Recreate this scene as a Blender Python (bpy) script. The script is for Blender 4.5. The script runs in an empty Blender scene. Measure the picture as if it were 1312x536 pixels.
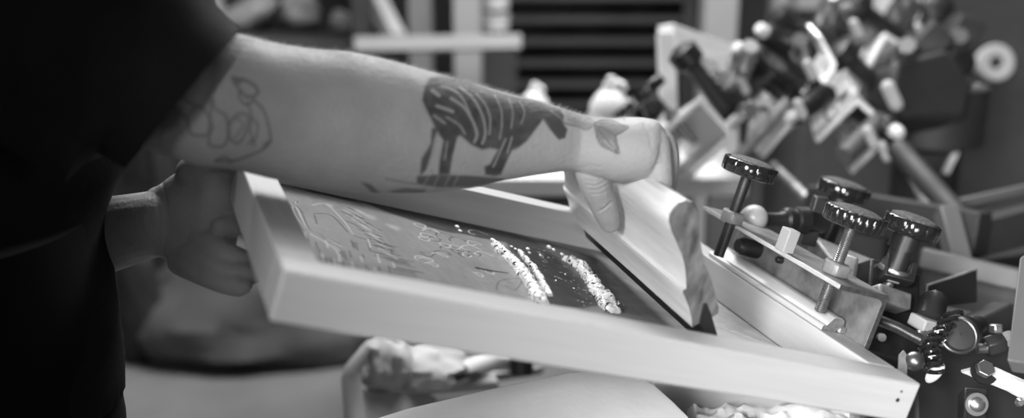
import bpy, bmesh, math, random
import numpy as np
from mathutils import Vector, Matrix, noise
random.seed(7)
SC = bpy.context.scene
COL = SC.collection
PI = math.pi

# ------------------------------------------------------------------ camera and the two coordinate systems
FPX = 1349.33
PITCH = math.radians(16.0)
CAM = Vector((0, 0, 1.35))
RIGHT = Vector((1, 0, 0))
FWD = Vector((0, math.cos(PITCH), -math.sin(PITCH)))
DOWN = Vector((0, -math.sin(PITCH), -math.cos(PITCH)))

def c2w(x, y, z):
    return CAM + RIGHT * x + DOWN * y + FWD * z
def A(px, py, z):
    """a point in the room seen in direction (px, py) at depth z metres"""
    return c2w((px - 656) / FPX * z, (py - 268) / FPX * z, z)
def on_height(px, py, h):
    d = RIGHT * ((px - 656) / FPX) + DOWN * ((py - 268) / FPX) + FWD
    t = (h - CAM.z) / d.z
    return CAM + d * t

rv = Vector((1.7921, -0.1003, 0.5197))
Rf = Matrix.Rotation(rv.length, 3, rv.normalized())
Tf = Vector((-0.1606, 0.0427, 0.7406))
M_c = Matrix(((RIGHT.x, DOWN.x, FWD.x), (RIGHT.y, DOWN.y, FWD.y), (RIGHT.z, DOWN.z, FWD.z)))
M3 = M_c @ Rf
MF = Matrix.Translation(CAM + M_c @ Tf) @ M3.to_4x4()      # frame (u, v, n) -> world
MFI = MF.inverted()
def F(u, v, n):
    return MF @ Vector((u, v, n))
def f_ray(px, py):
    o = MFI @ CAM
    d = RIGHT * ((px - 656) / FPX) + DOWN * ((py - 268) / FPX) + FWD
    return o, (MFI.to_3x3() @ d)
def on_axis(px, py, ax, val):
    o, d = f_ray(px, py)
    return o + d * ((val - o[ax]) / d[ax])

# ------------------------------------------------------------------ materials
def lin(s):
    s = s / 255.0
    return s / 12.92 if s <= 0.04045 else ((s + 0.055) / 1.055) ** 2.4
def mat(name, g, rough=0.5, metal=0.0, var=0.0, scale=20.0, bump=0.0, bscale=None, stretch=(1, 1, 1), coat=0.0, detail=5, attr=None, spec=0.5, trans=0.0):
    m = bpy.data.materials.new(name); m.use_nodes = True
    nt = m.node_tree; N = nt.nodes; L = nt.links
    b = N['Principled BSDF']
    b.inputs['Base Color'].default_value = (g, g, g, 1)
    b.inputs['Roughness'].default_value = rough
    b.inputs['Metallic'].default_value = metal
    b.inputs['Coat Weight'].default_value = coat
    b.inputs['Specular IOR Level'].default_value = spec
    b.inputs['Transmission Weight'].default_value = trans
    tc = N.new('ShaderNodeTexCoord'); mp = N.new('ShaderNodeMapping')
    mp.inputs['Scale'].default_value = stretch
    L.new(tc.outputs['Object'], mp.inputs['Vector'])
    col = None
    if var:
        n = N.new('ShaderNodeTexNoise'); n.inputs['Scale'].default_value = scale; n.inputs['Detail'].default_value = detail
        L.new(mp.outputs[0], n.inputs['Vector'])
        r = N.new('ShaderNodeMapRange'); r.inputs[1].default_value = 0.3; r.inputs[2].default_value = 0.7
        r.inputs[3].default_value = g * (1 - var); r.inputs[4].default_value = g * (1 + var)
        L.new(n.outputs['Fac'], r.inputs[0]); col = r.outputs[0]
        rr = N.new('ShaderNodeMapRange'); rr.inputs[1].default_value = 0.3; rr.inputs[2].default_value = 0.7
        rr.inputs[3].default_value = min(1, rough * 1.15); rr.inputs[4].default_value = rough * 0.85
        L.new(n.outputs['Fac'], rr.inputs[0]); L.new(rr.outputs[0], b.inputs['Roughness'])
    if attr:
        at = N.new('ShaderNodeAttribute'); at.attribute_name = attr
        if col is None:
            v = N.new('ShaderNodeValue'); v.outputs[0].default_value = g; col = v.outputs[0]
        mu = N.new('ShaderNodeMath'); mu.operation = 'MULTIPLY'
        L.new(col, mu.inputs[0]); L.new(at.outputs['Fac'], mu.inputs[1]); col = mu.outputs[0]
    if col is not None:
        cb = N.new('ShaderNodeCombineColor')
        for i in range(3): L.new(col, cb.inputs[i])
        L.new(cb.outputs[0], b.inputs['Base Color'])
    if bump:
        n2 = N.new('ShaderNodeTexNoise'); n2.inputs['Scale'].default_value = bscale or scale; n2.inputs['Detail'].default_value = detail
        L.new(mp.outputs[0], n2.inputs['Vector'])
        bp = N.new('ShaderNodeBump'); bp.inputs['Strength'].default_value = bump; bp.inputs['Distance'].default_value = 0.002
        L.new(n2.outputs['Fac'], bp.inputs['Height']); L.new(bp.outputs[0], b.inputs['Normal'])
    return m
def emit(name, g, s=1.0):
    m = bpy.data.materials.new(name); m.use_nodes = True
    b = m.node_tree.nodes['Principled BSDF']
    b.inputs['Base Color'].default_value = (.8, .8, .8, 1)
    b.inputs['Emission Color'].default_value = (g, g, g, 1); b.inputs['Emission Strength'].default_value = s
    return m

M = {}
M['rail_u'] = mat('pale wood grain along rail', .50, .5, var=.05, scale=9, bump=.06, bscale=40, stretch=(1, 14, 14))
M['rail_v'] = mat('pale wood grain across rail', .50, .5, var=.05, scale=9, bump=.06, bscale=40, stretch=(14, 1, 14))
M['sq_wood'] = mat('polished squeegee wood', .66, .35, var=.10, scale=10, bump=.08, bscale=50, stretch=(14, 1.2, 14))
M['sq_end'] = mat('stained end grain', .12, .5, var=.75, scale=55, bump=.25, bscale=120, stretch=(1.6, 1, .6), detail=8)
M['rubber'] = mat('black squeegee rubber', .012, .45)
M['stencil'] = mat('inked stencil', 1.0, .38, var=.12, scale=60, bump=.12, bscale=260, attr='ink', spec=.18)
M['ink_white'] = mat('pale wet ink', .80, .16, var=.12, scale=200, bump=.5, bscale=150, coat=.6)
def ink_material():
    m = mat('pale ink streaked with dark', .8, .18, coat=.5)
    nt = m.node_tree; N = nt.nodes; L = nt.links; bs = N['Principled BSDF']
    tc = N.new('ShaderNodeTexCoord'); n = N.new('ShaderNodeTexNoise'); n.inputs['Scale'].default_value = 105; n.inputs['Detail'].default_value = 9; n.inputs['Distortion'].default_value = 2.2
    L.new(tc.outputs['Object'], n.inputs['Vector'])
    r = N.new('ShaderNodeValToRGB'); r.color_ramp.elements[0].position = .39; r.color_ramp.elements[0].color = (.03, .03, .03, 1)
    r.color_ramp.elements[1].position = .47; r.color_ramp.elements[1].color = (.88, .88, .88, 1)
    L.new(n.outputs['Fac'], r.inputs[0]); L.new(r.outputs[0], bs.inputs['Base Color'])
    return m
M['ink_mix'] = ink_material()
M['ink_dark'] = mat('dark wet ink', .03, .12, coat=.6, bump=.4, bscale=150)
M['steel'] = mat('worn cast steel', .22, .48, .35, var=.45, scale=45, bump=.35, bscale=140)
M['steel_end'] = mat('dark steel end', .05, .6, .2, var=.4, scale=160, bump=.3)  # channel end faces, toned darker than its sides
M['lit_edge'] = mat('light-catching steel edge', .55, .4, .2, var=.15, scale=60)  # paler tone paints the light that the flange edge catches
M['steel_dark'] = mat('dark oily steel', .03, .40, .4, var=.5, scale=30, bump=.25, bscale=90)
M['alu'] = mat('brushed aluminium bar', .66, .38, .25, var=.06, scale=10, stretch=(14, 1, 14))
M['alu_end'] = mat('sawn aluminium end', .16, .6, .2, var=.3, scale=200)
M['zinc'] = mat('zinc plated thread', .26, .35, .8, var=.2, scale=100)
M['chrome'] = mat('chrome', .38, .3, .9)
M['rim'] = mat('dull chrome rim', .20, .35, .9)
M['knob'] = mat('glossy black bakelite', .012, .14, coat=.8)
M['knob_dust'] = mat('dusty black plastic', .07, .6, var=.6, scale=300, bump=.8, bscale=500)
M['ball'] = mat('worn wooden ball', .42, .35, var=.25, scale=30)
M['black'] = mat('black plastic', .014, .4)
M['black_matte'] = mat('black painted steel', .022, .6, var=.3, scale=12)
M['skin'] = mat('tattooed skin', .36, .62, var=.10, scale=26, bump=.4, bscale=230, attr='ink', detail=9, spec=.4)
M['nail'] = mat('fingernail', .45, .3)
M['shirt'] = mat('black cotton', .012, .9, var=.25, scale=10, bump=.3, bscale=300, spec=.15)
M['trouser'] = mat('black denim', .006, .9, spec=.12)
M['hair'] = mat('dark hair', .03, .6)
M['armhair'] = mat('fine arm hair', .5, .5)
M['cloth'] = mat('pale cotton cloth', .86, .85, var=.06, scale=14, bump=.35, bscale=40)
M['cloth_grey'] = mat('unbleached cloth', .50, .85, var=.1, scale=14, bump=.3, bscale=40)
M['white'] = mat('white plastic', .72, .35)
M['grey_board'] = mat('grey painted board', .36, .6, var=.1, scale=6)
M['floor'] = mat('scuffed concrete floor', .17, .7, var=.3, scale=2.2, bump=.15, bscale=30)
M['wall'] = mat('dim plaster wall', .10, .9, var=.15, scale=1.2)
M['dark_wood'] = mat('dark shelf', .045, .7, var=.4, scale=5)
M['slat'] = mat('grey drying rack slat', .07, .55, var=.2, scale=5)
M['pale_post'] = mat('pale painted post', .36, .6, var=.08, scale=4)
M['mid'] = mat('mid grey plastic', .09, .5, var=.15, scale=10)

# ------------------------------------------------------------------ mesh helpers
def V(*a): return Vector(a)
def box(bm, c, s, Mx=None):
    vs = []
    for z in (-.5, .5):
        for x, y in ((-.5, -.5), (.5, -.5), (.5, .5), (-.5, .5)):
            p = Vector((c[0] + x * s[0], c[1] + y * s[1], c[2] + z * s[2]))
            vs.append(bm.verts.new(Mx @ p if Mx else p))
    for f in ((3, 2, 1, 0), (4, 5, 6, 7), (0, 1, 5, 4), (1, 2, 6, 5), (2, 3, 7, 6), (3, 0, 4, 7)):
        bm.faces.new([vs[i] for i in f])
def basis(d, hint=None):
    d = d.normalized()
    h = hint if hint is not None else (Vector((0, 0, 1)) if abs(d.z) < .9 else Vector((1, 0, 0)))
    x = (h - d * h.dot(d)).normalized()
    return x, d.cross(x)
def rings(bm, rs, close=True):
    """rs: list of rings of points -> a lofted surface, ends capped"""
    R_ = [[bm.verts.new(p) for p in r] for r in rs]
    n = len(R_[0])
    for a, b in zip(R_, R_[1:]):
        for i in range(n):
            bm.faces.new((a[i], a[(i + 1) % n], b[(i + 1) % n], b[i]))
    if close:
        bm.faces.new(list(reversed(R_[0]))); bm.faces.new(R_[-1])
    return R_
def ring(c, x, y, rx, ry, n):
    return [c + x * (math.cos(2 * PI * i / n) * rx) + y * (math.sin(2 * PI * i / n) * ry) for i in range(n)]
def tube(bm, pts, rad, n=16, close=True):
    pts = [Vector(p) for p in pts]
    if not hasattr(rad, '__len__'): rad = [rad] * len(pts)
    rs = []; x = None
    for i, p in enumerate(pts):
        d = (pts[min(i + 1, len(pts) - 1)] - pts[max(i - 1, 0)])
        x, y = basis(d, x)
        rs.append(ring(p, x, y, rad[i], rad[i], n))
    rings(bm, rs, close)
def lathe(bm, o, d, prof, n=32, lobes=0, amp=0.0, rib=None, cap=True):
    """prof: (distance along d, radius); rib: set of indices which get lobed"""
    d = d.normalized(); x, y = basis(d)
    rs = []
    for k, (h, r) in enumerate(prof):
        rr = []
        for i in range(n):
            a = 2 * PI * i / n
            q = r
            if lobes and (rib is None or k in rib): q = r * (1 + amp * (abs(math.sin(a * lobes / 2)) ** .45 - .7))
            rr.append(o + d * h + x * math.cos(a) * q + y * math.sin(a) * q)
        rs.append(rr)
    rings(bm, rs, cap)
def prism(bm, poly, Mx, l0, l1):
    """poly in local xz, extruded along local y"""
    a = [Mx @ Vector((p[0], l0, p[1])) for p in poly]
    b = [Mx @ Vector((p[0], l1, p[1])) for p in poly]
    rings(bm, [a, b])
def sphere(bm, c, r, seg=20, sx=1, sy=1, sz=1, Mx=None):
    t = bmesh.ops.create_uvsphere(bm, u_segments=seg, v_segments=max(8, seg // 2), radius=1)
    for v in t['verts']:
        p = Vector((v.co.x * r * sx, v.co.y * r * sy, v.co.z * r * sz))
        v.co = (Mx @ p if Mx else p) + Vector(c)
def smooth_path(pts, k=6):
    """Catmull-Rom through tuples"""
    P_ = [np.array(p, float) for p in pts]; out = []
    for i in range(len(P_) - 1):
        p0 = P_[max(i - 1, 0)]; p1 = P_[i]; p2 = P_[i + 1]; p3 = P_[min(i + 2, len(P_) - 1)]
        for j in range(k):
            t = j / k
            out.append(.5 * ((2 * p1) + (-p0 + p2) * t + (2 * p0 - 5 * p1 + 4 * p2 - p3) * t * t + (-p0 + 3 * p1 - 3 * p2 + p3) * t ** 3))
    out.append(P_[-1]); return out
def digit(bm, pts, rad, n=14):
    """a finger or limb: rounded at both ends"""
    q = smooth_path([tuple(p) + (r,) for p, r in zip(pts, rad)], 5)
    P_ = [Vector(x[:3]) for x in q]; R_ = [float(x[3]) for x in q]
    d0 = (P_[0] - P_[1]).normalized(); d1 = (P_[-1] - P_[-2]).normalized()
    pre = [(P_[0] + d0 * R_[0] * math.sin(a), R_[0] * math.cos(a)) for a in (1.45, 1.1, .7, .35)]
    post = [(P_[-1] + d1 * R_[-1] * math.sin(a), R_[-1] * math.cos(a)) for a in (.35, .7, 1.1, 1.45)]
    a = pre + list(zip(P_, R_)) + post
    tube(bm, [p for p, _ in a], [r for _, r in a], n)

ROOT = {}
def finish(name, bm, m, parent=None, smooth=True, bevel=0, ang=40, segs=2, sub=0, loc=None):
    """link one mesh object built in world coordinates"""
    bmesh.ops.recalc_face_normals(bm, faces=bm.faces)
    me = bpy.data.meshes.new(name)
    o = bpy.data.objects.new(name, me); COL.objects.link(o)
    if parent is not None:
        base = parent
        while base.parent: base = base.parent
        bm.transform(ROOT[base.name].inverted())
        o.parent = parent
    else:
        if loc is None:
            zs = [v.co for v in bm.verts]
            mn = min(v.z for v in zs); loc = Vector((sum(v.x for v in zs) / len(zs), sum(v.y for v in zs) / len(zs), mn))
        mw = loc if isinstance(loc, Matrix) else Matrix.Translation(loc)
        bm.transform(mw.inverted()); o.matrix_world = mw; ROOT[o.name] = mw
    bm.to_mesh(me); bm.free()
    for mm in (m if isinstance(m, (list, tuple)) else [m]): me.materials.append(mm)
    if smooth:
        for p in me.polygons: p.use_smooth = True
        try: me.set_sharp_from_angle(angle=math.radians(ang))
        except Exception: pass
    if bevel:
        b = o.modifiers.new('bevel', 'BEVEL'); b.width = bevel; b.segments = segs; b.limit_method = 'ANGLE'; b.angle_limit = math.radians(35)
        b.harden_normals = False
    if sub:
        s = o.modifiers.new('sub', 'SUBSURF'); s.levels = sub; s.render_levels = sub
    return o
def thing(name, label, cat, mw, group=None):
    if isinstance(mw, Vector): mw = Matrix.Translation(mw)
    o = bpy.data.objects.new(name, None); COL.objects.link(o); o.matrix_world = mw; ROOT[o.name] = mw
    o.empty_display_size = .05
    o['label'] = label; o['category'] = cat
    if group: o['group'] = group
    return o
def tag(o, label, cat, group=None, kind=None):
    o['label'] = label; o['category'] = cat
    if group: o['group'] = group
    if kind: o['kind'] = kind
    return o
def struct(o): o['kind'] = 'structure'; return o
def B(): return bmesh.new()

# ------------------------------------------------------------------ screen frame (u right along near rail, v away, n up)
W_, D_, H_ = .6045, .4513, .0401
WR, WL, WB, WN = .0350, .0324, .0372, .0354
fr = thing('printing_screen', 'tilted pale wooden printing screen with ink on its mesh, held over the press', 'screen', MF)
MFL = MF
def fbox(bm, u0, u1, v0, v1, n0, n1): box(bm, ((u0 + u1) / 2, (v0 + v1) / 2, (n0 + n1) / 2), (u1 - u0, v1 - v0, n1 - n0), MF)
b = B(); fbox(b, 0, W_, 0, WN, -H_, 0); front_rail = finish('rail', b, M['rail_u'], fr, bevel=.0022, segs=3)
b = B(); fbox(b, 0, W_, D_ - WB, D_, -H_, 0); back_rail = finish('rail', b, M['rail_u'], fr, bevel=.002, segs=3)
b = B(); fbox(b, 0, WL, WN + .0002, D_ - WB - .0002, -H_, 0); finish('rail', b, M['rail_v'], fr, bevel=.002, segs=3)
b = B(); fbox(b, W_ - WR, W_, WN + .0002, D_ - WB - .0002, -H_, 0); finish('rail', b, M['rail_v'], fr, bevel=.002, segs=3)
# nail holes and knots on the near rail
for px, py, r in ((1150, 513, .0021), (1155, 502, .0012)):
    p = on_axis(px, py, 1, 0)
    b = B(); lathe(b, F(p.x, -.0003, p.z), F(0, 1, 0) - F(0, 0, 0), [(0, r), (.0006, r), (.0008, r * .5)], 14)
    finish('nail_hole', b, M['black'], fr)

# ------------------------------------------------------------------ stencil with ink smears painted by the squeegee
def uv_of(px, py):
    p = on_axis(px, py, 2, -H_ + .001); return (p.x, p.y)
def seg_dist(X, Y, pts):
    d = np.full(X.shape, 1e9)
    for (x0, y0), (x1, y1) in zip(pts, pts[1:]):
        dx, dy = x1 - x0, y1 - y0; L2 = dx * dx + dy * dy + 1e-12
        t = np.clip(((X - x0) * dx + (Y - y0) * dy) / L2, 0, 1)
        d = np.minimum(d, np.hypot(X - x0 - t * dx, Y - y0 - t * dy))
    return d
def inside(X, Y, poly):
    r = np.zeros(X.shape, bool); n = len(poly); j = n - 1
    for i in range(n):
        xi, yi = poly[i]; xj, yj = poly[j]
        c = ((yi > Y) != (yj > Y)) & (X < (xj - xi) * (Y - yi) / (yj - yi + 1e-12) + xi)
        r ^= c; j = i
    return r
rng = np.random.default_rng(3)
def vnoise(X, Y, s, seed=0):
    """smooth value noise"""
    g = np.random.default_rng(seed).random((256, 256))
    x = X * s; y = Y * s; xi = np.floor(x).astype(int); yi = np.floor(y).astype(int)
    fx = x - xi; fy = y - yi; fx = fx * fx * (3 - 2 * fx); fy = fy * fy * (3 - 2 * fy)
    q = lambda a, c: g[a % 256, c % 256]
    return (q(xi, yi) * (1 - fx) + q(xi + 1, yi) * fx) * (1 - fy) + (q(xi, yi + 1) * (1 - fx) + q(xi + 1, yi + 1) * fx) * fy
us = np.arange(WL - .001, W_ - WR + .001, .0007); vs_ = np.arange(WN - .001, D_ - WB + .001, .0009)
U, Vv = np.meshgrid(us, vs_)
WU = U + .006 * (vnoise(U, Vv, 60, 1) - .5); WV = Vv + .010 * (vnoise(U, Vv, 45, 2) - .5)
ink = .19 + .05 * (vnoise(U, Vv, 25, 3) - .5) + .03 * (vnoise(U, Vv * .15, 300, 4) - .5)
hgt = np.zeros(U.shape)
def pxl(*p): return [uv_of(x, y) for x, y in p]
def put(mask, val, w=1.0):
    global ink
    m = np.clip(mask, 0, 1) * w
    ink = ink * (1 - m) + val * m
def soft(poly, edge=.004, X=None, Y=None):
    X = WU if X is None else X; Y = WV if Y is None else Y
    ins = inside(X, Y, poly); d = seg_dist(X, Y, poly + [poly[0]])
    return np.clip(.5 + np.where(ins, d, -d) / (2 * edge), 0, 1)
# dark ink pool along the far rail and between the two beads of ink
put(soft(pxl((355, 232), (600, 284), (700, 310), (760, 330), (800, 395), (700, 392), (648, 312), (600, 303), (548, 290), (470, 262), (400, 248)), .003), .018, .96)
# lighter strips, the first two thinly inked
put(soft(pxl((395, 262), (440, 268), (510, 350), (440, 340)), .006), .20, .7)
put(soft(pxl((690, 310), (740, 322), (880, 412), (800, 402)), .006), .12, .8)
put(soft([(.452, .03), (.60, .03), (.60, .42), (.49, .42)], .008), .52, .95)  # paler tone on the mesh right of the squeegee
put(np.clip((U - (W_ - WR - .0022)) / .0008, 0, 1), .03, .9)
# dashed dark diagonal left by an earlier squeegee stop
for k in range(46):
    t = k / 45; x = 448 + (522 - 448) * t + rng.normal(0, 5); y = 268 + (352 - 268) * t + rng.normal(0, 3)
    a = uv_of(x - 5 - 10 * t, y - 2); c = uv_of(x + 7 + 8 * t, y + 4)
    put(np.clip(1.3 - seg_dist(U, Vv, [a, c]) / .0016, 0, 1), .03, .75)
for k in range(30):
    t = rng.random(); x = 438 + (500 - 438) * t + rng.normal(0, 4); y = 262 + (330 - 262) * t
    a = uv_of(x, y); c = uv_of(x + 12, y + 7)
    put(np.clip(1.2 - seg_dist(U, Vv, [a, c]) / .0012, 0, 1), .42, .6)
# pale smears
for px, py, r in ((474, 278, .007), (462, 272, .006), (505, 292, .006), (420, 262, .004)):
    u, v = uv_of(px, py); put(np.clip(1.4 - np.hypot((WU - u), (WV - v) * .6) / r, 0, 1), .34, .7)
# finger drawn curls in the wet film: thin pale and dark lines
def stroke(pts, val, wd, w=.8):
    q = [tuple(x) for x in smooth_path(pxl(*pts), 8)]
    wd *= 1.5; qa = np.array(q); lo = qa.min(0) - .004; hi = qa.max(0) + .004
    i0, i1 = np.searchsorted(us, (lo[0], hi[0])); j0, j1 = np.searchsorted(vs_, (lo[1], hi[1])); sl_ = np.s_[j0:j1, i0:i1]
    m = np.clip(1.5 - seg_dist(U[sl_], Vv[sl_], q) / wd, 0, 1) * w
    ink[sl_] = ink[sl_] * (1 - m) + val * m
for o_ in range(5):
    stroke([(382 - 3 * o_, 258 + o_), (372 + o_ * 3, 268), (384 + 3 * o_, 285 + 2 * o_), (410, 300), (436, 313 + 3 * o_)], .40 if o_ % 2 else .05, .0007, .7)
stroke([(400, 263), (418, 262), (440, 283), (452, 300)], .36, .0007); stroke([(398, 300), (428, 318), (437, 335)], .45, .0007)
stroke([(402, 274), (424, 276), (446, 298)], .05, .0007)
for k in range(60):
    x = rng.uniform(385, 505); y = 262 + (x - 385) * .45 + rng.uniform(5, 75); l = rng.uniform(4, 12)
    stroke([(x, y), (x + l * .15, y + l * .5), (x + l * .3, y + l)], .42 if k % 2 else .04, .0007, .7)
for k in range(26):
    x = rng.uniform(532, 628); y = 284 + (x - 532) * .12 + rng.uniform(2, 60)
    pts = [(x + 7 * math.cos(a + k) * (1 + .6 * rng.random()) + a * 1.5, y + 3.0 * math.sin(a * 1.3 + k)) for a in np.linspace(0, 5, 7)]
    stroke(pts, .42 if k % 3 else .04, .0006, .8)
stroke([(612, 343), (622, 346), (650, 350)], .015, .0012, .95); stroke([(612, 344), (628, 347)], .012, .0022, .95)
stroke([(636, 372), (641, 360), (668, 358), (660, 372), (648, 366)], .05, .0006, .6)
for k in range(60):     # speckles of pale ink
    x = rng.uniform(690, 760); y = 318 + (x - 690) * .75 + rng.uniform(-8, 32)
    u, v = uv_of(x, y); put(np.clip(1.4 - np.hypot(U - u, Vv - v) / rng.uniform(.0006, .0014), 0, 1), .55, .9)
for k in range(14):     # dry scrapes parallel to the squeegee stroke
    y = 402 + k * 1.5; stroke([(792 + k * 3, y), (835 + k * 4, y + 4), (862, y + 9)], .33 if k % 2 else .07, .0006, .5)
for k in range(22):
    x = rng.uniform(918, 1000); y = 402 + (x - 918) * .4 + rng.uniform(2, 20)
    stroke([(x, y), (x + 10, y + 3), (x + 24, y + 9)], .75 if k % 2 else .35, .0008, .6)
n_r, n_c = U.shape
Z = -H_ + .001 + .0006 * vnoise(U, Vv, 30, 9) * 0
co = np.stack([U.ravel(), Vv.ravel(), Z.ravel() if hasattr(Z, 'ravel') and Z.shape == U.shape else np.full(U.size, -H_ + .001)], 1)
me = bpy.data.meshes.new('stencil_mesh'); idx = np.arange(n_r * n_c).reshape(n_r, n_c)
q = np.stack([idx[:-1, :-1], idx[:-1, 1:], idx[1:, 1:], idx[1:, :-1]], -1).reshape(-1, 4)
me.vertices.add(len(co)); me.vertices.foreach_set('co', co.astype(np.float32).ravel())
me.loops.add(q.size); me.loops.foreach_set('vertex_index', q.astype(np.int32).ravel())
me.polygons.add(len(q)); me.polygons.foreach_set('loop_start', np.arange(0, q.size, 4, dtype=np.int32)); me.update(calc_edges=True); me.validate()
at = me.attributes.new('ink', 'FLOAT', 'POINT'); at.data.foreach_set('value', np.clip(ink, .01, 1).ravel().astype(np.float32))
me.materials.append(M['stencil'])
so = bpy.data.objects.new('stencil_mesh', me); COL.objects.link(so); so.parent = fr
so['label'] = 'grey mesh smeared with dark wet ink'

# ------------------------------------------------------------------ beads of ink standing on the mesh
def bead(pts, rads, hs, seed, steps=320, n=40, rough=.5):
    q = smooth_path([uv_of(x, y) + (r, h) for (x, y), r, h in zip(pts, rads, hs)], steps // (len(pts) - 1))
    b = B(); rs = []
    for i, s in enumerate(q):
        a = q[max(i - 1, 0)]; c = q[min(i + 1, len(q) - 1)]
        d = Vector((c[0] - a[0], c[1] - a[1], 0)).normalized(); x = Vector((-d.y, d.x, 0))
        rr = []
        fade = min(1, min(i, len(q) - 1 - i) / 14 + .05)
        for k in range(n):
            t = 2 * PI * k / n
            p = Vector((s[0], s[1], -H_ + .0012))
            lx = math.cos(t) * s[2] * fade; lz = max(math.sin(t), -.1) * s[3] * fade
            w = p + x * lx + Vector((0, 0, lz))
            f1 = noise.ridged_multi_fractal(w * 230 + Vector((seed, 0, 0)), .8, 2.1, 5, .9, 2.0) * .55 - .55
            f2 = noise.noise(w * 110 + Vector((0, seed, 0))) * .7
            if math.sin(t) > -.05:
                w += (x * math.cos(t) * .9 + Vector((0, 0, max(0, math.sin(t))))) * (f1 * .55 * rough + f2 * .7) * s[2] * fade
            rr.append(F(*w))
        rs.append(rr)
    rings(b, rs); return b
g = 'ridges of pale ink on the stencil'
bd = bead([(632, 312), (650, 330), (668, 350), (682, 370), (694, 392)], [.006, .006, .007, .007, .008], [.005, .006, .007, .007, .007], 1.3)
tag(finish('ink_ridge', bd, M['ink_mix'], smooth=True, ang=80), 'longer ridge of pale wet ink on the stencil, the left one of three', 'ink')
bd = bead([(664, 322), (678, 338), (692, 358), (704, 382)], [.003, .004, .004, .004], [.003, .004, .004, .004], 4.1)
tag(finish('ink_ridge', bd, M['ink_mix'], smooth=True, ang=80), 'thin broken ridge of pale ink touching the right side of the long ridge', 'ink')
bd = bead([(722, 332), (742, 343), (757, 362), (770, 380), (784, 402)], [.007, .009, .008, .010, .010], [.006, .008, .008, .009, .009], 7.7)
tag(finish('ink_ridge', bd, M['ink_mix'], smooth=True, ang=80), 'thick lumpy ridge of pale ink nearest the squeegee', 'ink')
b = bead([(782, 386), (789, 392), (795, 400)], [.003, .006, .004], [.004, .006, .004], 2.2, steps=60)
tag(finish('ink_blob', b, M['ink_dark'], ang=80), 'dark glossy blob of ink at the near end of the thick ridge', 'ink')
dk = ((703, 318, .0034), (709, 321, .0025), (585, 292, .0032), (589, 297, .0025), (631, 309, .0032), (678, 325, .002), (676, 320, .0025), (692, 328, .0018),
      (720, 327, .0025), (655, 317, .002), (660, 320, .002), (724, 352, .0012), (712, 360, .001), (735, 370, .001), (741, 338, .0015))
for i, (x, y, r) in enumerate(dk):
    u, v = uv_of(x, y)
    b = B(); sphere(b, F(u, v, -H_ + .0012 + r * .3), r, 12, 1, 1.3, .6, M3)
    o = tag(finish('ink_drop', b, M['ink_white']), 'small pale drop of ink spattered on the dark wet stencil', 'ink', 'pale drops of ink on the dark stencil')
    if i in (2, 3):
        o['label'] = 'small pale drop of ink beside the far rail, left of the ink ridges'; o['group'] = 'pale drops of ink by the far rail'

# ------------------------------------------------------------------ squeegee
n0 = -.0255
P0 = on_axis(907, 447, 2, n0); P1 = on_axis(752, 305, 2, n0)
AX = (P1 - P0); AX.z = 0; AX.normalize()
SD = Vector((AX.y, -AX.x, 0))            # to the right of the blade
def sq_prof(px, py):
    o, d = f_ray(px, py); t = AX.dot(P0 - o) / AX.dot(d); X = o + d * t - P0
    return (X.dot(SD), X.z)
MSQ = MF @ Matrix(((SD.x, AX.x, 0, P0.x), (SD.y, AX.y, 0, P0.y), (0, 0, 1, P0.z), (0, 0, 0, 1)))
outline = [(888, 420.5), (887, 408), (883.5, 394), (879, 383), (876.2, 376.5), (876.0, 373), (880.2, 370.5), (880, 360), (879, 348), (877, 336), (874, 326), (868, 312), (861, 297), (857.5, 284), (858.5, 275), (862.5, 268), (870, 260.5), (880, 257), (889, 260),
           (894, 268), (896, 281), (896.5, 297), (898.5, 313), (903, 338), (911, 355), (918, 380), (922, 396), (921, 403), (914, 407), (905, 411)]
prof = [sq_prof(*p) for p in outline]
sq = thing('squeegee', 'wooden squeegee with rounded grip and black rubber blade, gripped in the right hand', 'squeegee', MSQ)
L_SQ = .362
b = B()
cx = sum(p[0] for p in prof) / len(prof); cz = sum(p[1] for p in prof) / len(prof)
sl = []
zb = min(p[1] for p in prof); zt = max(p[1] for p in prof)
for yy, s in ((0, .975), (.0015, 1), (.08, 1), (.17, 1), (.26, 1), (L_SQ - .02, 1), (L_SQ - .008, .97), (L_SQ - .002, .90), (L_SQ, .82)):
    sl.append([MSQ @ Vector((cx + (p[0] - cx) * s, yy, cz + (p[1] - cz) * s)) for p in prof])
R_ = rings(b, sl)
hd = finish('handle', b, [M['sq_wood'], M['sq_end']], sq, ang=28)
for p in hd.data.polygons:
    if len(p.vertices) > 4 and p.center.y < .02: p.material_index = 1
    if p.center.y < .0015 and len(p.vertices) == 4: p.material_index = 1
# rubber blade in its slot
pa, pb = sq_prof(893, 417), sq_prof(911, 409)
pc, pd = sq_prof(922, 438), sq_prof(905, 447)
bl = [sq_prof(900, 384), pa, sq_prof(877, 424) if False else pd, pc, pb, sq_prof(905, 384)]
b = B(); prism(b, [sq_prof(900, 390), sq_prof(896, 412), sq_prof(906, 447), sq_prof(922, 440), sq_prof(912, 406), sq_prof(905, 388)], MSQ, -.0012, L_SQ - .018)
finish('blade', b, M['rubber'], sq, bevel=.0006)

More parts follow.
